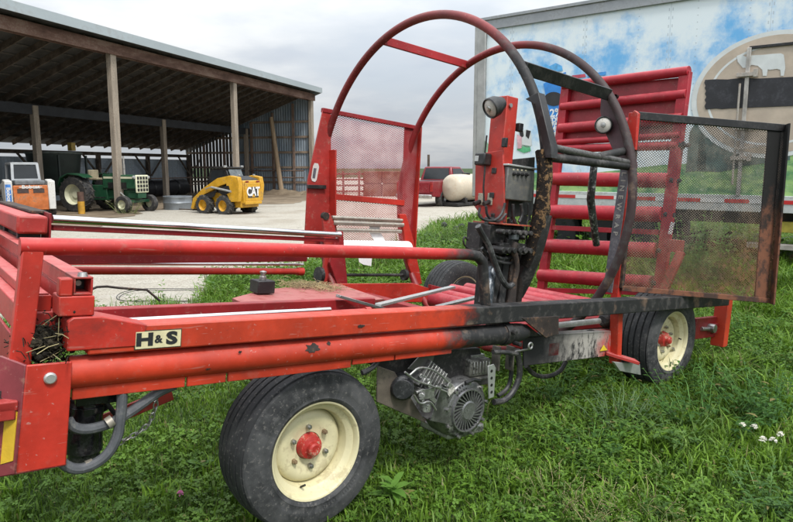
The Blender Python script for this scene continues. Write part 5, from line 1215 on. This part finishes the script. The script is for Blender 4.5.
def scatter(d0, d1, dens, half=.82):
    area = (d1 - d0) * (half * (d0 + d1) + 1.2); n = int(dens * area)
    y = RN.uniform(d0, d1, n * 2); hw = half * y + .6; keep = RN.random(n * 2) < hw / (half * d1 + .6); y = y[keep][:n]; hw = half * y + .6
    x = RN.uniform(-1, 1, len(y)) * hw
    s, w = sw(x, y); edge = wb(s) + (wav(s, s * .7, 9, 3) - .5) * .45 + (wav(s, s * .3, 2.7, 1) - .5) * .9 - np.abs(RN.normal(0, .22, len(x)))
    k = (w < edge + RN.random(len(x)) ** 6 * .7); return x[k], y[k]
def tallness(x, y):
    s, w = sw(x, y)
    t = np.clip((x - .7) / 1.5, 0, 1) * np.clip((y - 2.3) / 1.2, 0, 1) * .5                         # lush right-hand side
    b = np.clip((y + .0 * x - 5.2) / 2.2, 0, 1)                                            # uncut strip behind the machine
    tr_ = np.clip(1 - np.abs((V(tn).x * (x - TL0.x) + V(tn).y * (y - TL0.y)) - .3) / 2.0, 0, 1) * (x > 1.2)
    return np.clip(.10 + t * wav(x, y, 1.9, 4) * 1.2 + b * .55 * (.5 + wav(x, y, 1.1, 8)) + tr_ * .6, 0, 1.25)
def blades(x, y, hs, wd):
    n = len(x); z = zt_np(x, y); tl_ = tallness(x, y)
    h = hs * (.55 + .9 * RN.random(n)) * (.55 + 2.4 * tl_); ph = RN.uniform(0, 2 * PI, n); lean = RN.uniform(.1, .95, n) * h; w = wd * (.6 + .8 * RN.random(n)) * (1 + .5 * tl_)
    dx, dy = np.cos(ph), np.sin(ph); px_, py_ = -dy, dx; v = np.zeros((n, 5, 3))
    for i, (sgn, f, hh, ww) in enumerate(((-1, 0, 0, 1), (1, 0, 0, 1), (1, .30, .62, .85), (-1, .30, .62, .85), (0, 1, .92, 0))):
        v[:, i, 0] = x + dx * lean * f + px_ * sgn * w * ww * .5; v[:, i, 1] = y + dy * lean * f + py_ * sgn * w * ww * .5; v[:, i, 2] = z - .004 + h * hh * (1 - .18 * f * RN.random(n))
    tint = np.clip(.30 * wav(x, y, 2.2, 2) + .30 * wav(x, y, 7.5, 5) + .55 * RN.random(n) - .12, 0, 1); return v, tint  # random blade tone, spread wide to paint in sunlit clumps and dark gaps
def tufts(n_t, per):
    y = RN.uniform(2.4, 11, n_t); x = RN.uniform(-.9, 1, n_t) * (y * .85); k = (np.maximum(np.clip((x - .1) / .8, 0, 1), .28 * (y < 3.6)) * np.clip((y - 1.9 - .3 * np.maximum(x, 0)) / .8, 0, 1)) > RN.random(n_t) * .9
    x, y = x[k], y[k]; s_, w_ = sw(x, y); k = (w_ < wb(s_) - .2) & (np.hypot(x - 1.75, y - 3.95) > .55); x, y = x[k], y[k]; r = RN.uniform(.02, .09, len(x))
    xx_ = np.repeat(x, per) + RN.normal(0, 1, len(x) * per) * np.repeat(r, per); yy_ = np.repeat(y, per) + RN.normal(0, 1, len(x) * per) * np.repeat(r, per)
    v, t = blades(xx_, yy_, .10, .0085); return v, np.clip(t + np.repeat(RN.normal(.1, .2, len(x)), per), 0, 1)
gm = leaf_material('grass_blade', (.034, .080, .009), (.195, .345, .034), (.22, .19, .085), .04)
vv, ti = [], []
for d0, d1, dens, hs, wd in ((1.7, 3.3, 9000, .052, .0042), (3.3, 5, 6500, .058, .0050), (5, 8, 2800, .075, .007), (8, 13, 900, .10, .011), (13, 26, 260, .13, .02)):
    v, t = blades(*scatter(d0, d1, dens), hs, wd); vv.append(v); ti.append(t)
v, t = tufts(2400, 38); vv.append(v); ti.append(t)
tag(big_mesh('grass', np.concatenate(vv), [(0, 1, 2, 3), (3, 2, 4)], np.concatenate(ti), gm), 'green grass all round the bale wrapper', 'grass', kind='stuff')
# clover and other low leaves: leaflets held flat on short stalks
def leaflets(x, y, h0, size):
    n = len(x); z = zt_np(x, y); h = h0 * (.4 + .9 * RN.random(n)) * (.7 + 1.6 * tallness(x, y)); out = []; tt_ = []
    a0 = RN.uniform(0, 2 * PI, n); tx_, ty_ = RN.normal(0, .30, n), RN.normal(0, .30, n); sz = size * (.6 + .8 * RN.random(n)); tint = np.clip(.25 + .5 * wav(x, y, 2.9, 6) + .3 * RN.normal(0, .5, n), 0, 1)
    for k in range(3):
        a = a0 + k * 2 * PI / 3; v = np.zeros((n, 5, 3))
        for i, (l, s_) in enumerate(((0, 0), (.55, .48), (1.0, .34), (1.0, -.34), (.55, -.48))):
            ox = np.cos(a) * l * sz - np.sin(a) * s_ * sz; oy = np.sin(a) * l * sz + np.cos(a) * s_ * sz
            v[:, i, 0] = x + ox; v[:, i, 1] = y + oy; v[:, i, 2] = z + h + ox * tx_ + oy * ty_ + (abs(s_) * .25 * sz)
        out.append(v); tt_.append(tint)
    return np.concatenate(out), np.concatenate(tt_)
cm_ = leaf_material('clover_leaf', (.032, .085, .011), (.150, .285, .034), (.20, .19, .06), .015)
vv, ti = [], []
for d0, d1, dens, h0, sz in ((1.7, 3.3, 1700, .045, .013), (3.3, 5.2, 1300, .055, .015), (5.2, 9, 420, .09, .024), (9, 14, 110, .14, .045)):
    x, y = scatter(d0, d1, dens); k = wav(x, y, 1.7, 5) + .25 * RN.normal(0, 1, len(x)) * .6 > .42; v, t = leaflets(x[k], y[k], h0, sz); vv.append(v); ti.append(t)
tag(big_mesh('clover', np.concatenate(vv), [(0, 1, 2, 3, 4)], np.concatenate(ti), cm_), 'clover leaves growing among the grass', 'clover', kind='stuff')

# the lush leafy growth to the right of the machine and along the trailer
um = leaf_material('undergrowth_leaf', (.026, .072, .010), (.165, .305, .034), (.24, .22, .06), .012)
def stalks(x, y, h, m, L, wd):
    n = len(x); z = zt_np(x, y); lx, ly = RN.normal(0, .22, n), RN.normal(0, .22, n); out = []; tt_ = []; t0 = np.clip(.35 + .5 * (wav(x, y, 2.4, 3) - .5) + .22 * RN.normal(0, 1, n), 0, 1)
    ph = RN.uniform(0, 6, n)
    for k in range(m):
        f = (k + .8) / m; a = ph + k * 2.4 + RN.normal(0, .3, n); l = L * (.6 + .7 * RN.random(n)) * (1.15 - .55 * f); up_ = .25 + .9 * RN.random(n) * f; v = np.zeros((n, 5, 3))
        for i, (q, s_, dr) in enumerate(((0, 0, 0), (.5, .5, .10), (1.0, 0, .45), (.5, -.5, .10), (.5, 0, .0))):
            if i == 4: continue
            v[:, i, 0] = x + lx * h * f + np.cos(a) * q * l - np.sin(a) * s_ * wd * l; v[:, i, 1] = y + ly * h * f + np.sin(a) * q * l + np.cos(a) * s_ * wd * l; v[:, i, 2] = z + h * f + up_ * q * l - dr * l + (.10 * wd * l if s_ else 0)
        v[:, 4] = v[:, 0] * .5 + v[:, 2] * .5; v[:, 4, 2] -= .03 * l
        out.append(v); tt_.append(np.clip(t0 * .7 + .35 * f + .08 * RN.normal(0, 1, n), 0, 1))
    return np.concatenate(out), np.concatenate(tt_)
vv, ti = [], []
for d0, d1, dens, h0, m, L, wd in ((2.2, 4.2, 420, .10, 9, .040, .5), (4.2, 7, 330, .15, 10, .052, .45), (7, 12.5, 130, .26, 11, .085, .42)):
    x, y = scatter(d0, d1, dens); m_ = np.clip((x - .15 - .5 * wav(x, y, 2.1, 9)) / .7, 0, 1) * np.clip((y - 1.7 - .35 * x) / .8, 0, 1) * (.15 + 1.5 * np.clip(wav(x, y, 2.6, 12) - .15, 0, 1))
    m_ = np.maximum(m_, np.clip((y - 5.8) / 1.5, 0, 1) * .5)
    k = RN.random(len(x)) < m_; x, y = x[k], y[k]; wd_ = np.hypot(x - 1.75, y - 3.95); kk_ = np.clip((wd_ - .15) / .6, .15, 1)
    v, t = stalks(x, y, h0 * kk_ * (.35 + 1.5 * wav(x, y, 3.1, 2) * RN.uniform(.5, 1, len(x))), m, L, wd); vv.append(v); ti.append(t)
tag(big_mesh('undergrowth', np.concatenate(vv), [(0, 1, 4), (1, 2, 4), (2, 3, 4), (3, 0, 4)], np.concatenate(ti), um), 'leafy undergrowth right of the bale wrapper', 'undergrowth', kind='stuff')

# ------------------------------------------------------------------ weeds one can tell apart
def leaf_pts(base, d, up, L, w, droop=.4):
    d = V(d).normalized(); s = d.cross(V(up)).normalized(); n = s.cross(d); b = V(base)
    f = lambda t, k: b + d * (L * t) + s * (k * w * .5) - V((0, 0, 1)) * (droop * L * t * t) + n * (abs(k) * w * .12)
    return [f(0, .12), f(.35, 1), f(.7, .75), f(1, 0), f(.7, -.75), f(.35, -1), f(0, -.12)], [f(.35, 0), f(.7, 0)]
def weed(name, label, loc, h, stems, leaf, lw, n, spread, dark, light, dry=(.25, .2, .08), dryamt=.03, group=None, droop=.4, upright=.5, flower=None, cat='weed', seed=None):
    e = thing(name, label, cat, loc, group=group); lv = []; sm = MB()
    if name == 'tall_weed': stems, n, h = int(stems * 2.2), int(n * 1.35), h * 1.12
    for s in range(stems):
        a = R.uniform(0, 2 * PI); r = spread * math.sqrt(R.random()); hh = h * R.uniform(.65, 1.0)
        b = V((r * .4 * math.cos(a), r * .4 * math.sin(a), 0)); t_ = V((r * math.cos(a), r * math.sin(a), hh)); mid = b.lerp(t_, .5) + V((R.uniform(-.02, .02), R.uniform(-.02, .02), .02))
        sm.tube([b, mid, t_], [.0022 + h * .006, .0018 + h * .004, .0011] if lw > .006 else [.0011, .0010, .0007], 5)
        for k in range(n):
            f = (k + .6) / n; p = b.lerp(mid, f * 2) if f < .5 else mid.lerp(t_, f * 2 - 1); aa = k * 2.4 + R.uniform(-.5, .5); l = leaf * R.uniform(.6, 1.1) * (1.15 - .5 * f)
            o, i = leaf_pts(p, (math.cos(aa), math.sin(aa), upright * R.uniform(.3, 1.5)), UP, l, lw * l / leaf, droop); lv.append(o + i)
        if flower: flower(sm, t_)
    arr = np.array([[tuple(p) for p in l] for l in lv]); m = leaf_material(name + '_leaf', dark, light, dry, dryamt)
    o = big_mesh('foliage', arr, [(0, 1, 7, 5, 6), (1, 2, 8, 7), (7, 8, 4, 5), (2, 3, 8), (8, 3, 4)], RN.random(len(lv)), m); o.parent = e
    sm.build('stem', simple(name + '_stem', tuple(x * 1.1 for x in light) if not seed else seed, .7), e, 0, 60); return e
def gp_(u, v): p = gpix(u, v); p.z = zt(p.x, p.y) - .01; return p
dk, lt = (.030, .085, .018), (.075, .170, .035)
weed('broadleaf_weed', 'bright green broad leaved weed in the short grass right of the near wheel', gp_(396, 500), .10, 4, .15, .055, 5, .06, (.09, .21, .03), (.15, .30, .05), upright=.7, droop=.35)
weed('broadleaf_weed', 'small pale broad leaved weed under the left end of the frame', gp_(205, 470), .05, 3, .10, .045, 4, .05, (.07, .17, .03), (.12, .24, .045), upright=.6)
weed('bushy_weed', 'dark bushy weed at the right edge of the photo below the open mesh door', gp_(772, 420), .34, 24, .080, .030, 13, .45, (.026, .080, .014), (.075, .175, .034))
weed('bushy_weed', 'dark spreading weed with white flower heads in front of it, right of the far wheel', gp_(705, 425), .30, 26, .080, .030, 12, .48, (.026, .080, .014), (.075, .175, .034))
weed('bushy_weed', 'grey green feathery weed in front of the blackened side plate', gp_(618, 425), .22, 26, .055, .012, 15, .36, (.050, .105, .038), (.115, .190, .075))
weed('bushy_weed', 'low dark weed beside the hanging engine hoses', gp_(560, 400), .18, 18, .06, .02, 9, .25, dk, lt)
weed('bushy_weed', 'leafy weed growing up close behind the tail post of the frame', gp_(752, 345), .32, 14, .07, .030, 11, .40, (.035, .10, .018), (.085, .195, .038))
weed('bushy_weed', 'bright leafy weed at the right edge beneath the trailer landing leg', gp_(792, 300), .45, 14, .08, .035, 12, .45, (.035, .10, .018), (.09, .20, .038))
weed('bushy_weed', 'thistle like dark weed in front of the far wheel, left of the foot plate', gp_(588, 385), .22, 18, .09, .026, 11, .32, (.03, .085, .018), (.085, .18, .04))
weed('bushy_weed', 'pale green weed in the open grass midway between the seed heads and the far wheel', gp_(672, 440), .20, 20, .075, .026, 11, .38, (.05, .12, .025), (.12, .21, .05))
weed('bushy_weed', 'leafy weed at the right edge just above the bottom corner', gp_(770, 505), .18, 20, .055, .020, 10, .28, (.035, .095, .020), (.085, .17, .038))
weed('bushy_weed', 'bright weed in the grass to the right of the tail post', gp_(775, 372), .32, 22, .07, .028, 10, .34, (.045, .12, .020), (.12, .22, .04))
weed('tall_weed', 'tall leafy weed behind the mesh door, left of its rusty half', gp_(690, 300), .95, 13, .13, .06, 16, .5, (.05, .13, .022), (.12, .24, .045))
weed('tall_weed', 'tall yellow green weed thicket behind the rusty half of the mesh door', gp_(725, 300), .75, 12, .12, .05, 14, .5, (.10, .13, .03), (.20, .21, .06))
weed('tall_weed', 'single tall weed with yellow green leaves standing behind the control tower', gp_(531, 284), .85, 3, .22, .045, 9, .10, (.12, .22, .025), (.26, .36, .05), droop=.5, upright=1.0)
weed('tall_weed', 'leafy weed between the red gate rollers and the trailer', gp_(585, 262), .75, 10, .09, .04, 14, .5, dk, lt)
weed('tall_weed', 'dark leafy weed behind the left side of the red roller gate', gp_(610, 245), .8, 9, .09, .04, 14, .5, dk, lt)
weed('tall_weed', 'wide clump of pale uncut weeds in front of the red pickup and white tank', gp_(450, 240), .55, 18, .17, .022, 9, .9, (.06, .13, .022), (.17, .28, .05), upright=1.3)
weed('tall_weed', 'tall weed clump directly behind the film carrier and right guard post', gp_(424, 262), .45, 14, .16, .022, 9, .6, (.05, .12, .02), (.15, .26, .045), upright=1.3)
weed('bushy_weed', 'broad leafy weed in the grass between the low dark weed and the grey green weed', gp_(590, 450), .16, 20, .065, .028, 10, .34, (.03, .085, .015), (.10, .21, .036))
weed('bushy_weed', 'leafy weed right of the grey green weed, left of the white clover heads', gp_(690, 390), .24, 22, .07, .028, 11, .40, (.03, .09, .015), (.10, .21, .036))
weed('tall_weed', 'weeds growing right behind the control tower, left of the red gate', gp_(520, 262), .6, 16, .16, .03, 10, .6, (.05, .12, .022), (.14, .25, .045), upright=1.1)
weed('tall_weed', 'weeds standing behind the left rear tyre', gp_(478, 256), .5, 16, .18, .02, 9, .6, (.05, .12, .022), (.14, .24, .045), upright=1.4)
weed('tall_weed', 'dense green weed between the hinge post and the tall weed behind the mesh door', gp_(655, 285), .7, 16, .11, .05, 14, .55, (.04, .11, .02), (.12, .23, .045))
weed('tall_weed', 'leafy weed under the trailer edge seen between the red gate and its stay', gp_(632, 250), .7, 14, .10, .045, 13, .55, (.035, .10, .02), (.10, .20, .04))
weed('tall_weed', 'uncut weeds at the gravel edge right of the left mesh guard', gp_(440, 252), .45, 14, .20, .018, 8, .6, (.06, .13, .025), (.14, .23, .05), upright=1.6, droop=.6)
weed('tall_weed', 'uncut grassy weeds just left of the control tower', gp_(462, 246), .50, 14, .22, .018, 8, .6, (.07, .14, .03), (.16, .24, .06), upright=1.6, droop=.6)
weed('leafy_weed', 'broad leaved weed patch at the gravel edge behind the front cross tube', gp_(228, 290), .22, 14, .15, .075, 6, .55, (.05, .14, .022), (.12, .24, .045), upright=.7)
weed('leafy_weed', 'low leafy weed on the gravel edge beside the black valve block', gp_(285, 285), .16, 14, .10, .03, 7, .5, dk, lt)
weed('post_weeds', 'tuft of dry and green weeds at the foot of the left front shed post', pos(126, 27.0, YZ), .6, 22, .22, .03, 9, .95, (.07, .12, .03), (.17, .20, .07), (.32, .25, .12), .25)
for i, (u, v, l) in enumerate(((590, 520, 'tuft of tan seed heads at the bottom edge of the grass, right of centre'), (555, 505, 'thin tan seed head tuft in the grass below the hanging hoses'), (645, 515, 'small tan seed head tuft, the right one of three at the bottom edge'))):
    def seedhead(mb, t_):
        for k in range(14): mb.ball(t_ + V((R.gauss(0, .018), R.gauss(0, .018), R.uniform(-.08, .02))), R.uniform(.0012, .0028), 5, 3)
    weed('seed_grass', l, gp_(u, v), .15, 13, .13, .004, 4, .26, (.09, .13, .035), (.17, .20, .07), (.30, .25, .12), .3, 'tan seeding grass tufts', .5, 1.6, seedhead, 'grass tuft', (.33, .27, .15))
wf = simple('clover_flower_white', (.66, .64, .56), .8, 0, .15, 40); pk = simple('clover_flower_pink', (.55, .16, .34), .8, 0, .2, 40); yf = simple('yellow_flower', (.70, .50, .02), .7, 0, .2, 40)
grn_st = simple('flower_stem', (.06, .13, .03), .7)
def flower(u, v, h, m, label, grp, r=.012):
    p = gp_(u, v); e = thing('clover_flower' if m is not yf else 'yellow_flower', label, 'flower', p, group=grp)
    MB().tube([(0, 0, 0), (.004, 0, h * .6), (0, .004, h)], .0018, 5).build('stem', grn_st, e)
    fm = MB()
    for k in range(26):
        a, b = R.uniform(0, 2 * PI), R.uniform(-.3, 1.4); d = V((math.cos(a) * math.cos(b), math.sin(a) * math.cos(b), math.sin(b))); fm.tube([V((0, 0, h)) + d * r * .3, V((0, 0, h)) + d * r], [.0016, .0026], 5)
    fm.build('flower_head', m, e, 0, 60)
for (u, v, w_) in ((741, 440, 'left end, of the white clover heads below the mesh door'), (752, 441, 'second from the left, of the white clover heads below the mesh door'), (761, 455, 'lowest, of the white clover heads below the mesh door'), (771, 456, 'middle right, of the white clover heads below the mesh door'), (779, 450, 'right end, of the white clover heads below the mesh door')):
    flower(u, v + 6, .13, wf, 'white clover flower at the ' + w_ if 'end' in w_ else 'white clover flower, ' + w_, 'white clover flowers at the right', .020)
flower(181, 508, .08, pk, 'single pink clover flower in the grass left of the near wheel', None, .016)
flower(654, 388, .10, yf, 'yellow flower at the foot of the far wheel', None, .018)
flower(560, 258, .35, wf, 'white flower head among weeds between two red gate rollers', None, .03)
jb = thing('black_rubbish', 'crumpled black plastic lying in the weeds left of the control tower', 'rubbish', gp_(457, 240)); jm = MB()
for k in range(14): jm.ball((R.gauss(0, .16), R.gauss(0, .1), .22 + R.gauss(.05, .07)), (R.uniform(.05, .13), R.uniform(.05, .1), R.uniform(.04, .09)), 7, 5)
jm.build('plastic', simple('crumpled_black', (.015, .015, .016), .35, 0, .3, 9, bstr=.8, bdist=.05), jb, 0, 25)
cb = thing('cable_coil', 'thin dark cable coil lying on the gravel behind the loose wire', 'cable', gp_(172, 297)); cmb = MB()
for k in range(2): cmb.tube([((.62 + .06 * k) * math.cos(t) + .03 * k, (.40 + .04 * k) * math.sin(t), .03 + .012 * k + .015 * math.sin(3 * t)) for t in np.linspace(0, 2 * PI, 49)[:-1]], .0045, 6, closed=True)
cmb.build('cable', rubber_hose, cb)

# ================================================================== sky and light
w = bpy.data.worlds.new('World'); sc.world = w; w.use_nodes = True; nt_ = w.node_tree; nt_.nodes.clear()
N = lambda k, **a: (lambda x: ([setattr(x, p, q) for p, q in a.items()], x)[1])(nt_.nodes.new('ShaderNode' + k))
def lk(a, b): nt_.links.new(a, b)
out = N('OutputWorld'); bg = N('Background'); bg.inputs[1].default_value = .10; lk(bg.outputs[0], out.inputs[0])
SUN_EL, SUN_AZ = 56, 150                              # azimuth clockwise from straight ahead
sky = N('TexSky', sky_type='NISHITA', sun_disc=False); sky.sun_elevation = rad(SUN_EL); sky.sun_rotation = rad(SUN_AZ); sky.altitude = 200; sky.dust_density = 2
tc = N('TexCoord'); sp = N('SeparateXYZ'); lk(tc.outputs['Generated'], sp.inputs[0])
def mth(op, a, b=0.0):
    x = N('Math', operation=op)
    for i, v in enumerate((a, b)):
        if isinstance(v, (int, float)): x.inputs[i].default_value = v
        else: lk(v, x.inputs[i])
    return x.outputs[0]
zc = mth('ADD', mth('MAXIMUM', sp.outputs[2], 0.0), .16); cx = N('CombineXYZ'); lk(mth('DIVIDE', sp.outputs[0], zc), cx.inputs[0]); lk(mth('DIVIDE', sp.outputs[1], zc), cx.inputs[1])
def wn(scale, det, r, off):
    x = N('TexNoise'); x.inputs['Scale'].default_value = scale; x.inputs['Detail'].default_value = det; x.inputs['Roughness'].default_value = r
    mp = N('Mapping'); mp.inputs['Location'].default_value = off; lk(cx.outputs[0], mp.inputs[0]); lk(mp.outputs[0], x.inputs['Vector']); return x.outputs[0]
def rmp(v, lo, hi):
    x = N('MapRange', interpolation_type='SMOOTHSTEP'); lk(v, x.inputs[0]); x.inputs[1].default_value = lo; x.inputs[2].default_value = hi; return x.outputs[0]
def mixc(f, a, b):
    x = N('MixRGB')
    for i, v in enumerate((f, a, b)):
        if isinstance(v, (int, float)): x.inputs[i].default_value = v
        elif isinstance(v, tuple): x.inputs[i].default_value = (*v, 1)
        else: lk(v, x.inputs[i])
    return x.outputs[0]
n1 = wn(.75, 6, .55, (3.1, 1.4, 0)); n2 = wn(1.6, 5, .5, (7.3, 2.2, 0))
cl = mixc(rmp(n1, .36, .64), (3.7, 4.0, 4.35), (5.1, 5.2, 5.25)); cl = mixc(mth('MULTIPLY', rmp(n2, .48, .68), .6), cl, (3.2, 3.5, 3.95))
gain = mth('ADD', mth('MULTIPLY', mth('MAXIMUM', sp.outputs[2], 0.0), 3.3), .80)            # an overcast sky is brighter overhead
sc_ = N('VectorMath', operation='SCALE'); lk(cl, sc_.inputs[0]); lk(gain, sc_.inputs['Scale'])
thin = mth('SUBTRACT', 1.0, mth('MULTIPLY', rmp(n2, .30, .42), .0)); cover = mth('ADD', .86, mth('MULTIPLY', rmp(n1, .30, .45), .12))
lk(mixc(cover, sky.outputs[0], sc_.outputs[0]), bg.inputs[0])
sl_ = bpy.data.lights.new('sun', 'SUN'); sl_.energy = 2.1; sl_.angle = rad(10); sl_.color = (1, .96, .90); so = bpy.data.objects.new('sun', sl_); COL.objects.link(so)
az, el = rad(SUN_AZ), rad(SUN_EL); dirv = V((math.sin(az) * math.cos(el), math.cos(az) * math.cos(el), math.sin(el)))
so.rotation_euler = dirv.to_track_quat('Z', 'Y').to_euler()
vsn = sc.view_settings; sc.display_settings.display_device = 'sRGB'; vsn.view_transform = 'Standard'; vsn.look = 'None'; vsn.exposure = 0.52; vsn.gamma = 1; vsn.use_curve_mapping = False
